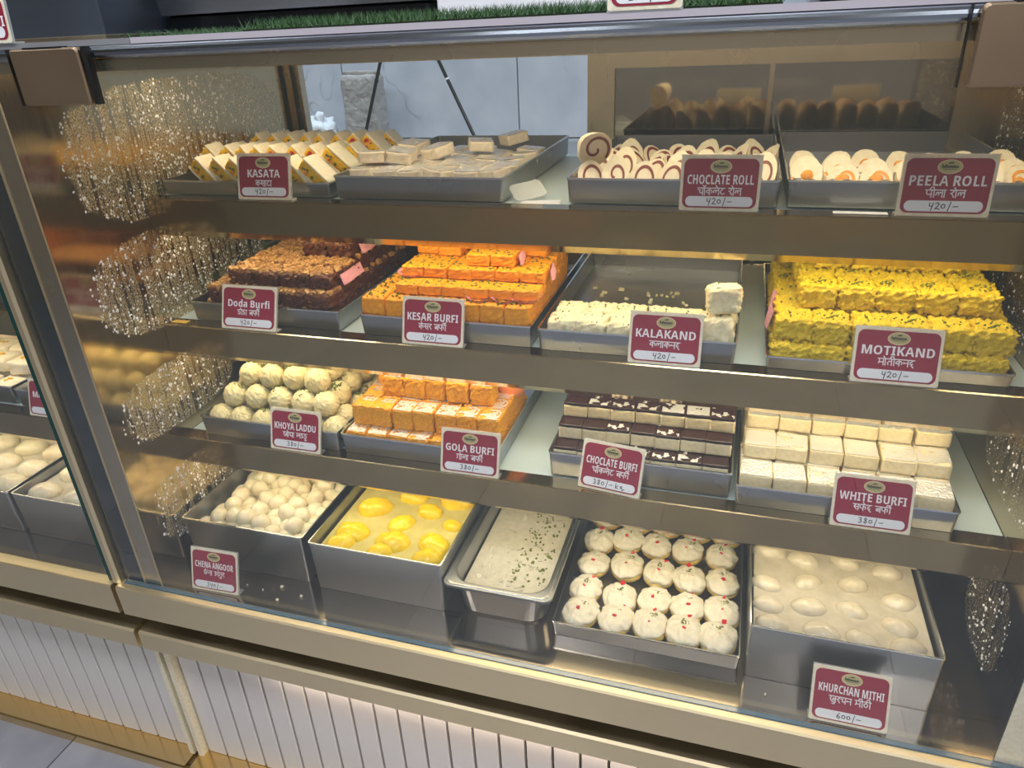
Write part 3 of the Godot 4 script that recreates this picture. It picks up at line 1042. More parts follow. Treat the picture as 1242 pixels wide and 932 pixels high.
func roll_proto(r: float, h: float, sl: float, skin: Material, swirl: Material, sd: int, filled: bool) -> Node3D:
	# a rolled sweet standing on end, cut off at a slant
	var p := proto()
	var st := SurfaceTool.new()
	st.begin(Mesh.PRIMITIVE_TRIANGLES)
	var lo := []
	var hi := []
	var rr := RandomNumberGenerator.new()
	rr.seed = sd
	var n := 16
	for i in n:
		var a := TAU * i / n
		var q := r * (1.0 + rr.randf_range(-0.04, 0.04))
		lo.append(Vector3(cos(a) * q, 0, sin(a) * q))
		hi.append(Vector3(cos(a) * q, h - (sin(a) * q + r) * sl, sin(a) * q))
	st.set_smooth_group(0)
	loft(st, [lo, hi])
	st.set_smooth_group(-1)
	fan(st, lo, false)
	fan(st, hi, true)
	st.generate_normals()
	part("body", st.commit(), skin, p)
	var s2 := begin()
	var turns := 1.15 if not filled else 0.6
	var steps := 30
	var pts := []
	for i in steps + 1:
		var t := float(i) / steps
		var a := t * turns * TAU + sd
		pts.append([a, r * (0.12 + 0.78 * t)])
	for i in steps:
		var q := []
		for k in [[i, -1], [i, 1], [i + 1, 1], [i + 1, -1]]:
			var a: float = pts[k[0]][0]
			var w: float = r * (0.085 if not filled else 0.10)
			var rad: float = pts[k[0]][1] + k[1] * w
			var z := sin(a) * rad
			q.append(Vector3(cos(a) * rad, h - (z + r) * sl + 0.0004, z))
		quad(s2, q[0], q[3], q[2], q[1])
	part("swirl", finish(s2), swirl, p)
	if filled:
		part("centre", blob(r * 0.42, 0.003, r * 0.42, 8, 0.0008, 120, sd), swirl, p, Vector3(0, h - r * sl, 0), Vector3(atan(sl), 0, 0))
	return p

func rolls() -> void:
	var a := []
	var b := []
	for v in 4:
		a.append(roll_proto(0.0185, 0.046 + 0.003 * v, 1.25, M.cream, M.choc_swirl, 5 + v, false))
		var q := roll_proto(0.019, 0.044 + 0.002 * v, 0.85, M.cream, M.orange_swirl, 15 + v, true)
		part("silver_leaf", leaf(0.026, 0.018, 0.0, 0.6, 300 + v), M.silver, q, Vector3(0, 0.024, 0.0193), Vector3(PI / 2, 0, 0))
		b.append(q)
	var y := SH1 + 0.0022
	for row in 5:
		for i in 7:
			place(pick(a), "chocolate_roll", "cream roll with chocolate swirl standing in the %s row of its tray" % ["first", "second", "third", "fourth", "fifth"][row], "sweet", "chocolate swirl rolls", Vector3(0.724 + 0.0372 * i + (0.008 if row % 2 else 0.0) + jit(0.002), y, -0.268 - 0.041 * row + jit(0.002)), Vector3(jit(0.06), jit(1.3), jit(0.06)))
	place(a[1], "chocolate_roll", "cream roll with chocolate swirl lying on its side at the tray edge", "sweet", "chocolate swirl rolls", Vector3(0.722, y + 0.062, -0.300), Vector3(PI / 2 - 0.1, 0.4, 0), Vector3(1.25, 0.7, 1.25))
	for row in 3:
		for i in 7:
			place(pick(b), "orange_roll", "cream roll with orange centre standing in the %s of its tray" % (["front row", "middle row", "rear row"][row]), "sweet", "orange centred rolls", Vector3(1.010 + 0.0403 * i + jit(0.002), y, -0.274 - 0.0435 * row + jit(0.002)), Vector3(0, jit(0.3), 0))

func layer(protos: Array, called: String, label: String, cat: String, group: String, y: float, cols: int, x0: float, dx: float, rows: int, z0: float, dz: float, jp := 0.0015, jr := 0.05, sy := 1.0) -> void:
	for r in rows:
		for i in cols:
			var lab := label if rows == 1 else "%s, %s row from the glass" % [label.trim_suffix(" of its tray"), ["first", "second", "third", "fourth", "fifth", "sixth", "seventh"][r]]
			place(pick(protos), called, lab, cat, group, Vector3(x0 + dx * i + jit(jp), y, z0 - dz * r + jit(jp)), Vector3(0, jit(jr), 0), Vector3(1, sy, 1))

func doda() -> void:
	var ps := []
	for v in 4:
		var p := proto()
		part("body", rough_box(0.047, 0.026, 0.047, 0.004, 12, 0.0035, 110, 200 + v), M.doda, p)
		stuff(part("crushed_nuts", flakes(0.045, 0.045, 0.0245, 64, 0.0092, 210 + v, 0.85), M.nut, p))
		stuff(part("nut_pieces", flakes(0.042, 0.018, 0.0, 16, 0.006, 220 + v, 0.7), M.doda, p, Vector3(0, 0.013, 0.0235), Vector3(PI / 2, 0, 0)))
		ps.append(p)
	var y := SH2 + 0.002
	layer(ps, "nut_burfi", "dark nut burfi square in the bottom layer of its tray", "sweet", "dark nut burfi squares", y, 5, 0.088, 0.0485, 6, -0.238, 0.0495)
	layer(ps, "nut_burfi", "dark nut burfi square in the second layer of its tray", "sweet", "dark nut burfi squares", y + 0.0275, 5, 0.094, 0.0482, 6, -0.238, 0.0495, 0.002, 0.07)
	layer(ps, "nut_burfi", "dark nut burfi square in the third layer of its tray", "sweet", "dark nut burfi squares", y + 0.055, 4, 0.134, 0.049, 5, -0.252, 0.0495, 0.002, 0.08)
	layer(ps, "nut_burfi", "dark nut burfi square in the topmost rear layer of its tray", "sweet", "dark nut burfi squares", y + 0.0825, 2, 0.226, 0.049, 3, -0.345, 0.0495, 0.002, 0.08)
	for c in [[0.3135, y + 0.068, -0.29], [0.305, y + 0.095, -0.38]]:
		paper_sheet("pink_paper", "crinkled pink paper beside the dark nut burfi", Vector3(c[0], c[1], c[2]), Vector3(0, 0, -PI / 2 + 0.35), 0.018, 0.08)

func paper_sheet(called: String, label: String, at: Vector3, rot: Vector3, w: float, d: float) -> void:
	# a crinkled slip of paper with pleats along its length
	var st := SurfaceTool.new()
	st.begin(Mesh.PRIMITIVE_TRIANGLES)
	st.set_smooth_group(-1)
	var n := 26
	var g := []
	for i in n + 1:
		for j in 4:
			var z := (float(i) / n - 0.5) * d
			var x := (j / 3.0 - 0.5) * w
			g.append(Vector3(x, (0.0014 if i % 2 else -0.0008) * (0.5 + j * 0.35) + 0.004 * sin(z * 60.0), z))
	for i in n:
		for j in 3:
			var k := i * 4 + j
			quad(st, g[k], g[k + 1], g[k + 5], g[k + 4])
			var o := Vector3(0, -0.0004, 0)
			quad(st, g[k] + o, g[k + 4] + o, g[k + 5] + o, g[k + 1] + o)
	var t := thing(called, label, "paper", at, "pink paper slips")
	t.rotation = rot
	part("sheet", finish(st), M.pink_paper, t)

func paper_cup(label: String, at: Vector3, r: float, squash := Vector3.ONE, rot := Vector3.ZERO) -> void:
	var st := begin()
	var rings := []
	var n := 40
	for k in 3:
		var ring := []
		for i in n:
			var a := TAU * i / n
			var q := r * (0.72 + 0.16 * k) * (1.0 + (0.045 if i % 2 else -0.045) * (0.4 + k * 0.4))
			ring.append(Vector3(cos(a) * q, 0.007 * k, sin(a) * q))
		rings.append(ring)
	loft(st, rings, true, false)
	var t := thing("paper_cup", label, "paper cup", at, "pink pleated paper cups")
	t.transform = Transform3D(Basis.from_euler(rot).scaled_local(squash), at)
	part("pleats", finish(st), M.pink_paper, t)

func kesar() -> void:
	var ps := []
	var pl := []
	for v in 4:
		var p := proto()
		part("body", rough_box(0.0388, 0.026, 0.0408, 0.003, 11, 0.0017, 170, 240 + v), M.kesar, p)
		pl.append(p)
		var q: Node3D = p.duplicate()
		stuff(part("pistachio_flakes", flakes(0.034, 0.036, 0.0262, 14, 0.0042, 250 + v, 0.6), M.pista, q))
		ps.append(q)
	var y := SH2 + 0.002
	var g := "orange burfi squares"
	layer(pl, "orange_burfi", "orange burfi square in the bottom layer of its tray", "sweet", g, y, 7, 0.3912, 0.0395, 6, -0.224, 0.042, 0.001, 0.03, 1.1)
	layer(ps, "orange_burfi", "orange burfi square in the second layer of its tray", "sweet", g, y + 0.0294, 7, 0.3925, 0.0393, 6, -0.2245, 0.042, 0.0012, 0.05, 1.12)
	layer(ps, "orange_burfi", "orange burfi square in the third layer of its tray", "sweet", g, y + 0.0594, 6, 0.440, 0.0390, 5, -0.248, 0.042, 0.0015, 0.05, 0.62)
	layer(ps, "orange_burfi", "orange burfi square in the fourth layer of its tray", "sweet", g, y + 0.0768, 6, 0.439, 0.0392, 4, -0.283, 0.042, 0.0018, 0.06, 0.66)
	for c in [[0.545, -0.298], [0.585, -0.299], [0.545, -0.339], [0.585, -0.340], [0.478, -0.345], [0.438, -0.352], [0.505, -0.384], [0.62, -0.36]]:
		place(pick(ps), "orange_burfi", "orange burfi square crowning its pile", "sweet", g, Vector3(c[0], y + 0.0948, c[1]), Vector3(0, jit(0.06), 0), Vector3(1, 0.72, 1))
	for c in [[0.565, y + 0.0585, -0.2325], [0.605, y + 0.0585, -0.234], [0.634, y + 0.059, -0.238], [0.432, y + 0.077, -0.276]]:
		paper_cup("flattened pink paper cup sticking out between the orange burfi layers", Vector3(c[0], c[1], c[2]), 0.023, Vector3(1, 0.5, 0.9), Vector3(0.12, 0, 0))
	for c in [[0.661, y + 0.086, -0.30], [0.608, y + 0.104, -0.312]]:
		paper_sheet("pink_paper", "crinkled pink paper at the right side of the orange burfi pile", Vector3(c[0], c[1], c[2]), Vector3(0, 0, -PI / 2 + 0.25), 0.016, 0.05)
	var cr := thing("pistachio_crumbs", "loose brown and green crumbs beside the orange burfi pile", "crumbs", Vector3(0.625, y + 0.0002, -0.49))
	stuff(part("crumbs", flakes(0.04, 0.18, 0.0, 70, 0.006, 261, 0.7), M.doda, cr))

func kalakand() -> void:
	var ps := []
	for v in 4:
		var p := proto()
		part("body", rough_box(0.0455, 0.044, 0.0445, 0.007, 14, 0.0034, 110, 270 + v), M.kalakand, p)
		stuff(part("pistachio_flakes", flakes(0.036, 0.036, 0.0436, 10, 0.003, 280 + v, 0.6), M.pista, p))
		ps.append(p)
	var y := SH2 + 0.002
	var g := "pale milk cake squares"
	layer(ps, "milk_cake", "pale milk cake square in the front row of its tray", "sweet", g, y, 5, 0.696, 0.0452, 1, -0.222, 0.046)
	layer(ps, "milk_cake", "pale milk cake square in the second row of its tray", "sweet", g, y, 5, 0.698, 0.0452, 1, -0.268, 0.046)
	place(ps[0], "milk_cake", "pale milk cake square standing on edge in the tray corner", "sweet", g, Vector3(0.916, y + 0.004, -0.222), Vector3(0, 0.1, 0.04), Vector3(0.95, 1.25, 0.95))
	place(ps[2], "milk_cake", "pale milk cake square standing behind the upright corner piece", "sweet", g, Vector3(0.918, y + 0.002, -0.268), Vector3(0, -0.1, 0.0), Vector3(0.95, 1.1, 0.95))
	place(ps[1], "milk_cake", "pale milk cake square perched on top of the corner stack", "sweet", g, Vector3(0.921, y + 0.061, -0.236), Vector3(-0.12, 0.15, 0.03), Vector3(0.95, 0.82, 0.95))
	place(ps[3], "milk_cake", "pale milk cake square leaning on the corner stack from behind", "sweet", g, Vector3(0.923, y + 0.052, -0.278), Vector3(-0.1, 0.1, 0.0), Vector3(0.9, 0.7, 0.9))
	var cr := thing("milk_cake_crumbs", "loose white crumbs on the bare half of the milk cake tray", "crumbs", Vector3(0.80, y + 0.0012, -0.40))
	stuff(part("crumbs", flakes(0.24, 0.15, 0.0, 26, 0.0085, 290, 0.6), M.kalakand, cr))

func motikand() -> void:
	var ps := []
	for v in 5:
		var p := proto()
		part("body", rough_box(0.0475, 0.031, 0.052, 0.006, 18, 0.0042, 125, 310 + v), M.moti, p)
		stuff(part("pistachio_flakes", flakes(0.036, 0.030, 0.031, [26, 8, 34, 14, 20][v], 0.0035, 320 + v, 0.6, true), M.pista, p))
		ps.append(p)
	var y := SH2 + 0.002
	var g := "rough yellow sweet pieces"
	layer(ps, "yellow_burfi", "rough yellow burfi piece in the bottom layer of its tray", "sweet", g, y, 6, 1.0125, 0.0468, 6, -0.228, 0.054, 0.0008, 0.02)
	layer(ps, "yellow_burfi", "rough yellow burfi piece in the second layer of its tray", "sweet", g, y + 0.031, 6, 1.0145, 0.0478, 6, -0.241, 0.054, 0.002, 0.06)
	layer(ps, "yellow_burfi", "rough yellow burfi piece in the third layer of its tray", "sweet", g, y + 0.063, 5, 1.045, 0.0485, 5, -0.292, 0.054, 0.002, 0.06)
	layer(ps, "yellow_burfi", "rough yellow burfi piece in the topmost rear layer of its tray", "sweet", g, y + 0.095, 4, 1.065, 0.0485, 4, -0.375, 0.054, 0.002, 0.06)
	paper_sheet("pink_paper", "crinkled pink paper at the left side of the yellow pile", Vector3(0.986, y + 0.05, -0.29), Vector3(0, 0, PI / 2 - 0.2), 0.03, 0.09)

func laddu() -> void:
	var ps := []
	for v in 5:
		var p := proto()
		part("body", blob(0.0224, 0.0220, 0.0224, 28, 0.0019, 190, 330 + v), M.laddu, p)
		stuff(part("pistachio_flakes", flakes(0.02, 0.02, 0.0222, [14, 5, 0, 9, 20][v], 0.0038, 340 + v, 0.5, true), M.pista, p))
		ps.append(p)
	var y := SH3 + 0.0025 + 0.0236
	var g := "cream coloured sweet balls"
	for L in 4:
		var cols := 6 - L
		for r in range(0, 7 - L):
			for i in cols:
				if L == 3 and (i > 1 or r > 1): continue
				if L == 2 and r > 3 and i > 2: continue
				if L == 1 and r > 3 and i > 3: continue
				var x := 0.0664 + 0.0461 * i + 0.0228 * L
				if i == cols - 1 and L > 0: x -= 0.004
				var z := -0.184 - 0.0462 * r - 0.0238 * L
				place(pick(ps), "sweet_ball", "cream coloured sweet ball in the %s layer of the heap, %s row from the glass" % [["bottom", "second", "third", "top"][L], ["first", "second", "third", "fourth", "fifth", "sixth", "seventh"][r]], "sweet", g, Vector3(x + jit(0.002), y + 0.0335 * L + jit(0.001), z + jit(0.002)), Vector3(jit(0.5), jit(3), jit(0.5)))
	var cr := thing("ball_crumbs", "pale crumbs at the rear of the tray of cream balls", "crumbs", Vector3(0.27, SH3 + 0.0025, -0.535))
	stuff(part("crumbs", flakes(0.08, 0.05, 0.0, 30, 0.008, 349, 0.7), M.laddu, cr))

func gola() -> void:
	var ps := []
	for v in 4:
		var p := proto()
		part("body", rough_box(0.0358, 0.036, 0.036, 0.0028, 13, 0.0022, 220, 350 + v), M.gola, p)
		part("silver_leaf", leaf(0.033, 0.033, 0.0364, [0.7, 0.55, 0.8, 0.45][v], 360 + v), M.silver, p)
		ps.append(p)
	var y := SH3 + 0.002
	var g := "orange cubes with silver leaf"
	layer(ps, "orange_cube", "orange cube with silver leaf in the bottom layer of its tray", "sweet", g, y, 7, 0.347, 0.0382, 5, -0.184, 0.0385)
	layer(ps, "orange_cube", "orange cube with silver leaf in the second layer of its tray", "sweet", g, y + 0.0372, 7, 0.350, 0.0378, 4, -0.208, 0.0385, 0.002, 0.08)
	var xs := [0.392, 0.432, 0.469, 0.508, 0.552]
	for i in 5:
		place(ps[i % 4], "orange_cube", "orange cube with silver leaf in the front row of the top layer", "sweet", g, Vector3(xs[i], y + 0.0744, -0.252 + jit(0.003)), Vector3(0, jit(0.12), 0), Vector3(1.05, 1, 1.05))
	for c in [[0.40, -0.292], [0.438, -0.293], [0.477, -0.29], [0.362, -0.29]]:
		place(pick(ps), "orange_cube", "orange cube with silver leaf behind the front row of the top layer", "sweet", g, Vector3(c[0], y + 0.0744, c[1]), Vector3(0, jit(0.1), 0))
	var o := thing("pink_ball", "round pinkish orange sweet ball lying behind the orange cubes", "sweet", Vector3(0.580, y + 0.0372 + 0.043, -0.306))
	part("body", blob(0.026, 0.024, 0.024, 16, 0.001, 90, 371), std(hexc("ee8a4c"), 0.45), o)
	part("silver_leaf", leaf(0.026, 0.024, 0.0232, 0.6, 372), M.silver, o)

func choc_burfi() -> void:
	var ps := []
	for v in 5:
		var p := proto()
		part("milk_base", rough_box(0.0368, 0.0195, 0.031, 0.0009, 6, 0.0004, 90, 380 + v), M.burfi_white, p)
		part("chocolate_top", rough_box(0.037, 0.0052, 0.0312, 0.0012, 7, 0.0006, 120, 390 + v), M.choc, p, Vector3(0, 0.0193, 0))
		if v != 1: part("silver_leaf", leaf(0.033, 0.028, 0.0246, [0.6, 0.0, 0.46, 0.7, 0.4][v], 400 + v), M.silver, p)
		ps.append(p)
	var y := SH3 + 0.002
	var g := "two-tone chocolate burfi pieces"
	var names_ := ["bottom", "second", "third", "fourth"]
	for L in 4:
		for r in range(0, 5 if L < 3 else 4):
			for i in 7:
				var z: float = -0.190 - 0.0318 * r - [0.0, 0.0, 0.027, 0.054][L]
				var x: float = 0.7055 + 0.0374 * i + [0.0, 0.0, 0.003, 0.006][L]
				if x > 0.945: x = 0.938
				place(ps[rng.randi() % 5] if L == 3 else ps[[1, 1, 4, 1, 2, 1][rng.randi() % 6]], "chocolate_burfi", "white burfi piece with dark chocolate top, %s layer, %s row from the glass" % [names_[L], ["first", "second", "third", "fourth", "fifth"][r]], "sweet", g, Vector3(x + jit(0.0006), y + 0.0252 * L, z + jit(0.001)), Vector3(0, jit(0.03), 0))

func white_burfi() -> void:
	var ps := []
	for v in 5:
		var p := proto()
		part("body", rough_box(0.0445, 0.0225, 0.0445, 0.0016, 6, 0.0005, 90, 410 + v), M.burfi_white, p)
		part("silver_leaf", leaf(0.0425, 0.0425, 0.0227, [0.95, 0.72, 0.86, 0.6, 0.95][v], 420 + v), M.silver, p)
		ps.append(p)
	var y := SH3 + 0.002
	var g := "white burfi squares with silver leaf"
	layer(ps, "white_burfi", "white burfi square with silver leaf in the bottom layer of its tray", "sweet", g, y, 6, 0.988, 0.0465, 6, -0.184, 0.0468)
	layer(ps, "white_burfi", "white burfi square with silver leaf in the second layer of its tray", "sweet", g, y + 0.0234, 6, 0.988, 0.0465, 6, -0.188, 0.0468, 0.002, 0.05)
	layer(ps, "white_burfi", "white burfi square with silver leaf in the third layer of its tray", "sweet", g, y + 0.0468, 6, 0.991, 0.0462, 5, -0.236, 0.0468, 0.002, 0.06)
	layer(ps, "white_burfi", "white burfi square with silver leaf in the top layer of its tray", "sweet", g, y + 0.0702, 6, 0.993, 0.0460, 3, -0.283, 0.0468, 0.002, 0.06)

func syrup(label: String, x0: float, x1: float, zf: float, zb: float, y0: float, y1: float, m: Material, rounded := false) -> Node3D:
	var t := thing("syrup", label, "syrup", Vector3((x0 + x1) / 2, y0, (zf + zb) / 2))
	part("liquid", bevel_box(x1 - x0, y1 - y0, zf - zb, 0.001) if not rounded else pool((x1 - x0) / 2, y1 - y0, (zf - zb) / 2), m, t)
	return t

func angoor() -> void:
	var ps := []
	for v in 4:
		var p := proto()
		part("body", blob(0.0185, 0.0155, 0.0155, 12, 0.0012, 45, 430 + v), M.angoor, p)
		ps.append(p)
	syrup("clear pale syrup around the small ivory balls", 0.018, 0.254, -0.088, -0.392, DECK + 0.004, DECK + 0.064, M.milk)
	for r in 9:
		for i in 8:
			var x := 0.038 + 0.0283 * i + (0.012 if r % 2 else 0.0) + jit(0.004)
			if x > 0.236: x = 0.234
			var z := -0.108 - 0.026 * r + jit(0.004)
			var mound := 0.012 * (1.0 - pow((x - 0.135) / 0.12, 2.0)) 
			place(pick(ps), "ivory_ball", "small ivory ball, lower layer of the deep box, %s row from the glass" % ["first", "second", "third", "fourth", "fifth", "sixth", "seventh", "eighth", "ninth"][r], "sweet", "small ivory balls", Vector3(x, DECK + 0.068 + mound * 0.5 + jit(0.003), z), Vector3(jit(0.6), jit(3), jit(0.6)))
	for r in 8:
		for i in 6:
			if rng.randf() < 0.28: continue
			place(pick(ps), "ivory_ball", "small smooth ivory ball on top of the heap, %s row from the glass" % ["first", "second", "third", "fourth", "fifth", "sixth", "seventh", "eighth"][r], "sweet", "small ivory balls", Vector3(0.060 + 0.0298 * i + jit(0.007), DECK + 0.089 + jit(0.003), -0.122 - 0.031 * r + jit(0.006)), Vector3(jit(0.6), jit(3), jit(0.6)))

func rajbhog() -> void:
	syrup("milky yellow syrup around the big yellow balls", 0.283, 0.515, -0.083, -0.411, DECK + 0.004, DECK + 0.080, M.raj_syrup)
	var pos := [[0.331, -0.217, 1.1], [0.389, -0.267, 0.95], [0.478, -0.275, 1.15], [0.436, -0.231, 0.85], [0.400, -0.185, 0.85], [0.492, -0.202, 0.65], [0.325, -0.141, 1.05], [0.407, -0.132, 1.05], [0.480, -0.143, 1.05], [0.318, -0.111, 0.9], [0.395, -0.106, 0.8], [0.483, -0.109, 0.9], [0.31, -0.30, 1.0], [0.37, -0.34, 1.0], [0.45, -0.35, 1.0]]
	for i in pos.size():
		var c: Array = pos[i]
		var p := proto()
		part("body", blob(0.031, 0.0205, 0.0235, 16, 0.0016, 40, 440 + i % 5), M.raj, p)
		var lab := "large yellow oval ball half sunk in milky yellow syrup"
		lab += ", " + ("beside the front wall" if c[1] > -0.12 else ("near the front" if c[1] > -0.16 else ("in the middle" if c[1] > -0.24 else "under the shelf")))
		if c[2] < 0.9: lab = "smaller yellow ball half sunk in milky syrup, " + ("beside the front wall" if c[1] > -0.12 else ("between larger balls" if c[0] < 0.45 else "beside the side wall"))
		place(p, "yellow_ball", lab, "sweet", "yellow balls in syrup", Vector3(c[0], DECK + 0.078, c[1]), Vector3(0, jit(0.9), 0), Vector3.ONE * float(c[2]))
		p.free()

func pool(hx: float, h: float, hz: float) -> ArrayMesh:
	var st := begin()
	loft(st, [rrect(hx - 0.008, hz - 0.008, 0.022, 0.0, 6), rrect(hx - 0.001, hz - 0.001, 0.026, h - 0.001, 6), rrect(hx - 0.002, hz - 0.002, 0.026, h, 6)], true, true)
	return finish(st)

func pudding() -> void:
	var t := syrup("thick white milk pudding with green pistachio flakes in the rounded pan", 0.5415, 0.6865, -0.087, -0.383, DECK + 0.0055, DECK + 0.040, M.pudding, true)
	stuff(part("pistachio_flakes", flakes(0.06, 0.24, 0.0346, 130, 0.0046, 450, 0.5), M.pista, t, Vector3(0.03, 0, -0.01)))
	stuff(part("cream_skin", flakes(0.11, 0.25, 0.0338, 90, 0.012, 451, 0.12), M.pudding, t))

func chaap() -> void:
	var ps := []
	for v in 5:
		var p := proto()
		part("base", blob(0.0285, 0.0145, 0.0335, 14, 0.0010, 60, 460 + v, -0.014), M.chaap_base, p)
		part("cream_top", blob(0.0284, 0.0135, 0.0334, 20, 0.0028, 70, 470 + v, -0.003), M.chaap, p, Vector3(0, 0.0062, 0))
		stuff(part("pistachio_flakes", flakes(0.016, 0.012, 0.0, [18, 10, 22, 8, 14][v], 0.0028, 480 + v, 0.5, true), M.pista, p, Vector3(-0.003 + 0.002 * v, 0.0188, -0.007), Vector3(-0.1, 0, 0)))
		part("cherry_piece", flakes(0.001, 0.001, 0.0, 1, 0.0078, 490 + v, 0.7), M.cherry, p, Vector3(0.002 - 0.001 * v, 0.0180, 0.008))
		part("cherry_piece", flakes(0.001, 0.001, 0.0, 1, 0.008, 496 + v, 0.7), M.cherry, p, Vector3(0.004 + 0.001 * v, 0.0145, -0.022))
		ps.append(p)
	var pos := [[0.741, -0.297], [0.791, -0.311], [0.842, -0.306], [0.898, -0.305], [0.956, -0.303], [0.743, -0.232], [0.800, -0.240], [0.856, -0.235], [0.907, -0.232], [0.960, -0.236], [0.742, -0.155], [0.801, -0.147], [0.856, -0.155], [0.909, -0.152], [0.962, -0.154], [0.745, -0.113], [0.802, -0.111], [0.855, -0.113], [0.908, -0.111], [0.960, -0.111]]
	for i in pos.size():
		var r := i / 5
		var z: float = pos[i][1] - [0.0, 0.0, 0.012, 0.0][r]
		place(ps[(i * 3 + r) % 5], "cream_oval", "cream topped oval with red and green bits in the %s row of its tray" % ["fourth", "third", "second", "front"][r], "sweet", "cream topped ovals", Vector3(pos[i][0], DECK + 0.018, z), Vector3(jit(0.03), jit(0.35), jit(0.03)), Vector3.ONE * rng.randf_range(0.92, 1.02))
	for i in 5:
		place(ps[i], "cream_oval", "yellow based oval in the rear row under the shelf", "sweet", "cream topped ovals", Vector3(0.745 + 0.055 * i, DECK + 0.018, -0.372), Vector3(0, jit(0.4), 0))

func khurchan() -> void:
	syrup("white milk around the pale balls in the deep box", 1.005, 1.241, -0.074, -0.392, DECK + 0.004, DECK + 0.084, M.milk)
	var pos := [[1.029, -0.262], [1.080, -0.248], [1.143, -0.262], [1.204, -0.250], [1.024, -0.180], [1.084, -0.198], [1.150, -0.208], [1.210, -0.185], [1.026, -0.133], [1.083, -0.143], [1.143, -0.152], [1.203, -0.132], [1.030, -0.094], [1.098, -0.096], [1.150, -0.092], [1.208, -0.092]]
	for i in pos.size():
		var p := proto()
		part("body", blob(0.0265, 0.016, 0.0195, 14, 0.0012, 45, 510 + i % 5), M.milk_ball, p)
		place(p, "milk_ball", "pale oval ball half sunk in white milk, %s row from the glass" % ["fourth", "third", "second", "first"][i / 4], "sweet", "pale balls in milk", Vector3(pos[i][0], DECK + 0.081 + jit(0.002), pos[i][1]), Vector3(0, jit(0.6), 0), Vector3.ONE * rng.randf_range(0.85, 1.02))
		p.free()

func neighbour_sweets() -> void:
	var ps := []
	for v in 3:
		var p := proto()
		part("body", rough_box(0.055, 0.03, 0.05, 0.008, 8, 0.002, 50, 520 + v), M.cream, p)
		stuff(part("saffron_flecks", flakes(0.02, 0.02, 0.03, 5, 0.008, 530 + v, 0.4, true), M.kasata_yellow, p))
		ps.append(p)
	var bs := []
	for v in 3:
		var p := proto()
		part("body", blob(0.034, 0.02, 0.027, 12, 0.0015, 40, 540 + v), M.angoor, p)
		bs.append(p)
	# lowest shelf
	tray("steel tray of white pieces with yellow flecks in the neighbouring case", -0.70, -0.42, -0.17, -0.58, SH3, 0.037)
	layer(ps, "flecked_sweet", "white sweet piece with yellow flecks in the lower layer", "sweet", "white pieces with yellow flecks", SH3 + 0.002, 4, -0.662, 0.064, 6, -0.205, 0.06)
	layer(ps, "flecked_sweet", "white sweet piece with yellow flecks in the upper layer", "sweet", "white pieces with yellow flecks", SH3 + 0.034, 4, -0.655, 0.064, 5, -0.25, 0.06, 0.004, 0.2)
	tray("nearly empty steel tray of white pieces in the neighbouring case", -0.41, -0.13, -0.165, -0.58, SH3, 0.037)
	layer(ps, "flecked_sweet", "white sweet piece lying in the nearly empty tray", "sweet", "white pieces in the nearly empty tray", SH3 + 0.002, 3, -0.37, 0.07, 2, -0.21, 0.065, 0.004, 0.2)
	# middle shelf
	tray("steel tray of cream pieces on the middle shelf of the neighbouring case", -0.62, -0.34, -0.20, -0.60, SH2, 0.033)
	layer(ps, "flecked_sweet", "cream sweet piece on the middle shelf of the neighbouring case", "sweet", "cream pieces on the neighbouring middle shelf", SH2 + 0.002, 4, -0.58, 0.064, 5, -0.235, 0.06)
	# deck
	for k in 2:
		var x0: float = [-0.652, -0.388][k]
		tray("deep steel box of white balls in the neighbouring case, %s the end wall" % ["away from", "beside"][k], x0, x0 + 0.256, -0.068, -0.42, DECK, 0.098, 0.003)
		syrup("white milk in the neighbouring deep box %s the end wall" % ["away from", "beside"][k], x0 + 0.009, x0 + 0.247, -0.078, -0.410, DECK + 0.004, DECK + 0.082, M.milk)
		layer(bs, "neighbour_ball", "large white ball, neighbouring box %s the end wall" % ["away from", "beside"][k], "sweet", "white balls in the neighbouring case", DECK + 0.083, 3, x0 + 0.05, 0.078, 5, -0.11, 0.062, 0.006, 0.6)

# ------------------------------------------------------------------ price tags
func text_mesh(s: String, height: float, maxw: float, m: Material) -> Array:
	var f := SystemFont.new()
	f.font_names = PackedStringArray(["Droid Sans"])
	f.font_weight = 700
	var t := TextMesh.new()
	t.text = s
	t.font = f
	t.font_size = 32
	t.pixel_size = height / 23.0
	t.depth = 0.0002
	t.curve_step = 2.0
	t.material = m
	var w := t.get_aabb().size.x
	return [t, minf(1.0, maxw / maxf(w, 0.0001)), w]

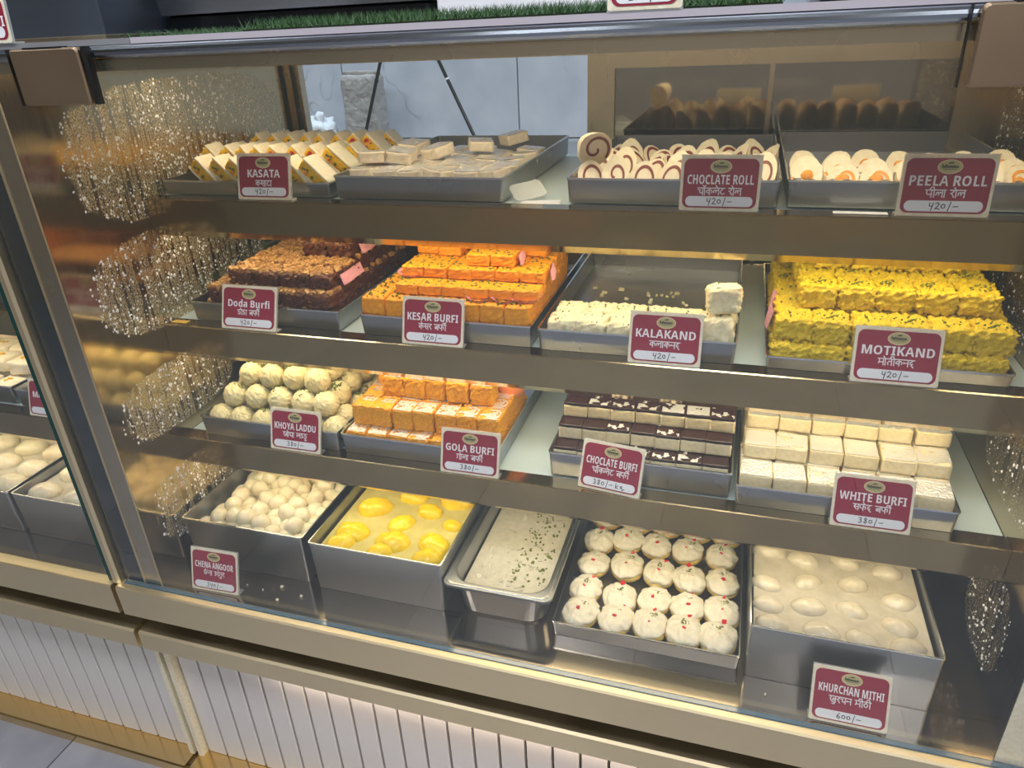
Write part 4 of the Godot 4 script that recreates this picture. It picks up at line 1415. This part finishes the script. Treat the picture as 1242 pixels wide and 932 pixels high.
const GLYPH := {
	"k": [0.95, [[0.5, 1, 0.5, 0], [0.5, 0.62, 0.28, 0.72, 0.1, 0.55, 0.14, 0.35, 0.34, 0.3, 0.5, 0.46], [0.5, 0.6, 0.7, 0.72, 0.86, 0.55, 0.8, 0.28]]],
	"s": [0.85, [[0.74, 1, 0.74, 0], [0.2, 1, 0.36, 0.82, 0.14, 0.58, 0.5, 0.12], [0.25, 0.55, 0.74, 0.55]]],
	"A": [0.3, [[0.15, 1, 0.15, 0]]],
	"T": [0.7, [[0.4, 1, 0.4, 0.8, 0.2, 0.65, 0.14, 0.35, 0.35, 0.1, 0.66, 0.2]]],
	"c": [0.8, [[0.7, 1, 0.7, 0], [0.08, 0.74, 0.34, 0.72, 0.28, 0.36, 0.46, 0.24, 0.7, 0.42]]],
	"O": [0.3, [[0.15, 1, 0.15, 0], [-0.08, 1.38, 0.08, 1.18, 0.28, 1.38]]],
	"l": [0.9, [[0.8, 1, 0.8, 0], [0.1, 0.3, 0.14, 0.65, 0.36, 0.68, 0.42, 0.3], [0.42, 0.5, 0.56, 0.7, 0.8, 0.62]]],
	"e": [0.0, [[-0.22, 1, -0.5, 1.38]]],
	"r": [0.55, [[0.25, 1, 0.45, 0.8, 0.24, 0.6, 0.08, 0.56], [0.2, 0.56, 0.5, 0.02]]],
	"o": [0.3, [[0.15, 1, 0.15, 0], [0.15, 1, -0.12, 1.38]]],
	"p": [0.8, [[0.7, 1, 0.7, 0], [0.15, 1, 0.15, 0.5, 0.35, 0.34, 0.7, 0.45]]],
	"I": [0.35, [[0.2, 1, 0.2, 0], [0.2, 1, 0.1, 1.36, -0.2, 1.36, -0.35, 1]]],
	"D": [0.7, [[0.35, 1, 0.35, 0.86, 0.15, 0.74, 0.22, 0.58, 0.52, 0.54, 0.55, 0.28, 0.34, 0.1, 0.1, 0.24]]],
	"b": [0.8, [[0.7, 1, 0.7, 0], [0.7, 0.56, 0.45, 0.7, 0.15, 0.54, 0.24, 0.24, 0.54, 0.24, 0.7, 0.4], [0.22, 0.3, 0.64, 0.64]]],
	"f": [1.0, [[0.55, 1, 0.55, 0], [0.12, 1, 0.12, 0.5, 0.3, 0.35, 0.55, 0.46], [0.55, 0.6, 0.8, 0.7, 0.9, 0.5, 0.82, 0.25]]],
	"R": [0.0, [[-0.15, 1, -0.3, 1.25, -0.05, 1.45]]],
	"n": [0.75, [[0.65, 1, 0.65, 0], [0.16, 0.42, 0.08, 0.5, 0.16, 0.6, 0.24, 0.5, 0.65, 0.5]]],
	"d": [0.7, [[0.4, 1, 0.4, 0.8, 0.15, 0.65, 0.2, 0.34, 0.46, 0.42, 0.34, 0.15, 0.6, -0.12]]],
	"m": [0.8, [[0.7, 1, 0.7, 0], [0.2, 1, 0.2, 0.34, 0.08, 0.3, 0.16, 0.46, 0.7, 0.46]]],
	"t": [0.75, [[0.65, 1, 0.65, 0], [0.65, 0.64, 0.34, 0.64, 0.14, 0.4, 0.24, 0.08]]],
	"K": [1.0, [[0.2, 1, 0.34, 0.82, 0.14, 0.6, 0.36, 0.16, 0.56, 0.1], [0.9, 1, 0.9, 0], [0.9, 0.56, 0.62, 0.66, 0.5, 0.42, 0.7, 0.3, 0.9, 0.46]]],
	"y": [0.8, [[0.7, 1, 0.7, 0], [0.1, 0.9, 0.3, 0.85, 0.3, 0.6, 0.14, 0.46, 0.4, 0.24, 0.7, 0.42]]],
	"g": [0.7, [[0.2, 1, 0.2, 0.3, 0.06, 0.24], [0.6, 1, 0.6, 0]]],
	"h": [0.85, [[0.3, 1, 0.3, 0.8, 0.1, 0.66, 0.2, 0.5, 0.5, 0.55, 0.7, 0.4, 0.5, 0.15, 0.2, 0.2, 0.14, 0.4], [0.5, 0.55, 0.75, 0.72]]],
	"a": [1.0, [[0.08, 0.9, 0.3, 0.96, 0.36, 0.7, 0.2, 0.56, 0.42, 0.4, 0.3, 0.1, 0.06, 0.2], [0.36, 0.54, 0.85, 0.54], [0.85, 1, 0.85, 0]]],
	".": [0.0, [[-0.2, 1.28, -0.12, 1.36]]],
	"U": [0.0, [[-0.3, 0, -0.55, -0.25, -0.3, -0.4, -0.06, -0.2]]],
	"u": [0.0, [[-0.4, 0, -0.15, -0.14, -0.3, -0.34, -0.55, -0.24]]],
	"q": [0.7, [[0.35, 1, 0.35, 0.76], [0.35, 0.76, 0.12, 0.6, 0.12, 0.3, 0.35, 0.1, 0.58, 0.3, 0.58, 0.6, 0.35, 0.76]]],
}
const DIGIT := {
	"0": [[0.5, 0.75, 0.25, 0.65, 0.2, 0.3, 0.45, 0.15, 0.7, 0.3, 0.68, 0.62, 0.5, 0.75]],
	"1": [[0.35, 0.8, 0.5, 1, 0.45, 0.0], [0.25, 0, 0.65, 0.02]],
	"2": [[0.2, 0.8, 0.45, 1, 0.7, 0.8, 0.55, 0.45, 0.2, 0.05, 0.4, 0.12, 0.8, 0.02]],
	"3": [[0.2, 0.92, 0.5, 1, 0.65, 0.78, 0.4, 0.56, 0.68, 0.35, 0.5, 0.04, 0.15, 0.12]],
	"4": [[0.25, 0.95, 0.2, 0.5, 0.45, 0.42, 0.68, 0.55], [0.72, 0.95, 0.62, 0.4, 0.5, -0.2]],
	"5": [[0.7, 1, 0.3, 0.98, 0.28, 0.6, 0.6, 0.62, 0.66, 0.25, 0.25, 0.05]],
	"6": [[0.6, 1, 0.28, 0.6, 0.22, 0.2, 0.5, 0.02, 0.72, 0.25, 0.52, 0.48, 0.26, 0.34]],
	"8": [[0.68, 0.88, 0.45, 1, 0.28, 0.82, 0.66, 0.3, 0.48, 0.04, 0.24, 0.2, 0.6, 0.66, 0.68, 0.88]],
	"/": [[0.6, 1.1, 0.3, -0.25]],
	"-": [[0.15, 0.42, 0.8, 0.45]],
	"k": [[0.2, 1, 0.2, 0], [0.65, 0.6, 0.22, 0.35, 0.65, 0.0]],
	"g": [[0.6, 0.6, 0.3, 0.55, 0.3, 0.25, 0.6, 0.3, 0.6, 0.55, 0.7, -0.1, 1.1, 0.1]],
	" ": [],
}

func stroke(st: SurfaceTool, pts: PackedVector2Array, w: float) -> void:
	for i in pts.size() - 1:
		var a := pts[i]
		var b := pts[i + 1]
		var d := (b - a).normalized()
		var n := Vector2(-d.y, d.x) * w / 2
		a -= d * w * 0.4
		b += d * w * 0.4
		quad(st, Vector3(a.x - n.x, a.y - n.y, 0), Vector3(a.x + n.x, a.y + n.y, 0), Vector3(b.x + n.x, b.y + n.y, 0), Vector3(b.x - n.x, b.y - n.y, 0))

func hindi_mesh(s: String, height: float, maxw: float) -> ArrayMesh:
	var total := 0.0
	for ch in s: total += 0.45 if ch == " " else float(GLYPH[ch][0])
	var k := minf(height, maxw / total)
	var kx := k * 1.12 if total * k * 1.12 < maxw else k
	var st := begin()
	var x := -total * kx / 2
	var x0 := x
	for i in s.length() + 1:
		var ch := s[i] if i < s.length() else " "
		if ch == " ":
			stroke(st, PackedVector2Array([Vector2(x0, k), Vector2(x, k)]), k * 0.15)
			x += 0.45 * kx
			x0 = x
			continue
		for pl in GLYPH[ch][1]:
			var p := PackedVector2Array()
			for q in range(0, pl.size(), 2): p.append(Vector2(x + pl[q] * kx, pl[q + 1] * k))
			stroke(st, p, k * 0.15)
		x += float(GLYPH[ch][0]) * kx
	return finish(st)

func price_mesh(s: String, h: float) -> ArrayMesh:
	var st := begin()
	var x := -s.length() * h * 0.82 / 2
	for ch in s:
		for pl in DIGIT[ch]:
			var p := PackedVector2Array()
			for q in range(0, pl.size(), 2): p.append(Vector2(x + pl[q] * h, pl[q + 1] * h))
			stroke(st, p, h * 0.13)
		x += h * 0.82 * (0.5 if ch == " " else 1.0)
	return finish(st)

# a flat rounded plate facing +z, centred on x, from y0 to y1, thickness th behind z = 0
func card(w: float, y0: float, y1: float, r: float, th: float) -> ArrayMesh:
	var st := begin()
	var h := (y1 - y0) / 2
	var a := []
	var b := []
	for p in rrect(w / 2, h, r, 0, 6):
		a.append(Vector3(p.x, y0 + h - p.z, -th))
		b.append(Vector3(p.x, y0 + h - p.z, 0))
	loft(st, [a, b], true, true)
	return finish(st)

func oval(rx: float, ry: float, cy: float, th: float) -> ArrayMesh:
	var st := begin()
	var a := []
	var b := []
	for i in 28:
		var t := TAU * i / 28.0
		a.append(Vector3(cos(t) * rx, cy - sin(t) * ry, -th))
		b.append(Vector3(cos(t) * rx, cy - sin(t) * ry, 0))
	loft(st, [a, b], true, true)
	return finish(st)

func logo_mesh(cy: float) -> ArrayMesh:
	# the small dark word and leaf inside the oval badge
	var st := begin()
	var x := -0.0088
	for i in 9:
		var hh: float = [0.0036, 0.0022, 0.0034, 0.002, 0.0022, 0.0021, 0.0023, 0.002, 0.0022][i]
		stroke(st, PackedVector2Array([Vector2(x, cy - 0.001), Vector2(x + 0.0004, cy - 0.001 + hh), Vector2(x + 0.0013, cy - 0.001 + hh * 0.7), Vector2(x + 0.0012, cy - 0.001)]), 0.0008)
		x += 0.00196
	stroke(st, PackedVector2Array([Vector2(-0.0068, cy - 0.0026), Vector2(0.0068, cy - 0.0026)]), 0.0006)
	stroke(st, PackedVector2Array([Vector2(-0.0018, cy + 0.0036), Vector2(0.0004, cy + 0.0046), Vector2(0.0024, cy + 0.0042)]), 0.0014)
	return finish(st)

func price_tag(title: String, hindi: String, price: String, x: float, y: float, z: float, lean: float, yaw: float, where: String, W := 0.1, HH := 0.073) -> void:
	var t := thing("price_tag", ("maroon price tag reading %s, %s" % [title if title != "" else price, where]), "price tag", Vector3(x, y, z), "maroon price tags")
	t.rotation = Vector3(-lean, yaw, 0)
	t.rotation_order = EULER_ORDER_YXZ
	var ac := begin()
	add_box(ac, Vector3(-W / 2, 0.0, -0.004), Vector3(W / 2, HH, -0.0012))
	part("acrylic_holder", finish(ac), M.acrylic, t)
	var foot := part("acrylic_foot", box(Vector3(-W / 2, 0.0, -0.013), Vector3(W / 2, 0.002, 0.0)), M.acrylic, t, Vector3(0, 0.0002, -0.004), Vector3(lean, 0, 0))
	foot.name = "acrylic_foot"
	part("backing_card", card(W - 0.001, 0.001, HH - 0.0005, 0.003, 0.0004), M.cream, t, Vector3(0, 0, -0.0006))
	var cd := part("card", card(W - 0.008, 0.0045, HH - 0.005, 0.008, 0.0004), M.maroon, t)
	part("badge_ring", oval(0.0132, 0.0082, HH - 0.0145, 0.0003), M.logo, cd, Vector3(0, 0, 0.0004))
	part("badge", oval(0.0117, 0.0069, HH - 0.0145, 0.0003), std(hexc("b9ad7c"), 0.5), cd, Vector3(0, 0, 0.0006))
	part("badge_word", logo_mesh(HH - 0.0145), M.olive, cd, Vector3(0, 0, 0.00085))
	if title != "":
		var tm := text_mesh(title, 0.0115, W - 0.018, M.ink_white)
		var dx: float = {"MA": -0.026, "OI": 0.026}.get(title, 0.0)
		var o := part("title", tm[0], M.ink_white, cd, Vector3(dx, HH - 0.0305, 0.0004))
		o.scale = Vector3(tm[1], 1.0, 1.0)
	if hindi != "":
		part("hindi_title", hindi_mesh(hindi, 0.0082, W - 0.034), M.ink_white, cd, Vector3(0, HH - 0.0490, 0.0004))
	part("price_strip", card(W - 0.016, 0.0065, 0.0190, 0.006, 0.0003), M.paper, cd, Vector3(0, 0, 0.0004))
	if price != "": part("price", price_mesh(price, 0.0078), M.ink, cd, Vector3(0, 0.0092, 0.0007))

func tags() -> void:
	price_tag("KASATA", "ksATA", "420/-", 0.226, SH1 + 0.001, -0.209, 0.26, 0.02, "on the top shelf", 0.094, 0.07)
	price_tag("CHOCLATE ROLL", "cOkleT rol", "420/-", 0.903, SH1 + 0.001, -0.209, 0.1, 0.0, "on the top shelf", 0.099, 0.07)
	price_tag("PEELA ROLL", "pIlA rol", "420/-", 1.158, SH1 + 0.001, -0.209, 0.1, 0.0, "on the top shelf", 0.099, 0.072)
	price_tag("Doda Burfi", "DoDA bfIR", "420/-", 0.171, SH2 + 0.0005, -0.174, 0.36, 0.0, "on the middle shelf", 0.106, 0.074)
	price_tag("KESAR BURFI", "kesr bfIR", "420/-", 0.500, SH2 + 0.0005, -0.174, 0.3, 0.0, "on the middle shelf", 0.101, 0.074)
	price_tag("KALAKAND", "klAknd", "420/-", 0.848, SH2 + 0.0005, -0.174, 0.3, 0.0, "on the middle shelf", 0.100, 0.074)
	price_tag("MOTIKAND", "motIknd", "420/-", 1.138, SH2 + 0.0005, -0.174, 0.3, 0.0, "on the middle shelf", 0.103, 0.074)
	price_tag("KHOYA LADDU", "KoyA lDDU", "380/-", 0.241, SH3 + 0.0005, -0.1385, 0.3, 0.0, "on the lowest shelf", 0.098, 0.074)
	price_tag("GOLA BURFI", "golA bfIR", "380/-", 0.558, SH3 + 0.0005, -0.1385, 0.3, 0.0, "on the lowest shelf", 0.099, 0.074)
	price_tag("CHOCLATE BURFI", "cOkleT bfIR", "380/- kg", 0.779, SH3 + 0.0005, -0.143, 0.42, -0.14, "on the lowest shelf", 0.097, 0.076)
	price_tag("WHITE BURFI", "sfed bfIR", "380/-", 1.139, SH3 + 0.0005, -0.1385, 0.32, 0.0, "on the lowest shelf", 0.101, 0.076)
	price_tag("CHENA ANGOOR", "henA a.gUr", "340/-", 0.103, DECK + 0.0005, -0.020, 0.3, 0.03, "on the deck", 0.096, 0.08)
	price_tag("KHURCHAN MITHI", "Kurcn mIqI", "600/-", 1.136, DECK + 0.0005, -0.014, 0.42, 0.0, "on the deck", 0.100, 0.08)
	price_tag("MA", "", "", -0.302, SH3 + 0.0005, -0.1385, 0.3, 0.0, "in the neighbouring case", 0.1, 0.074)
	price_tag("", "", "150/-", 0.828, 1.4272, -0.004, 0.1, 0.0, "standing on the counter slab", 0.07, 0.06)
	price_tag("OI", "", "", 0.020, 1.4272, -0.004, 0.1, 0.0, "beside the steel box on the counter", 0.08, 0.055)
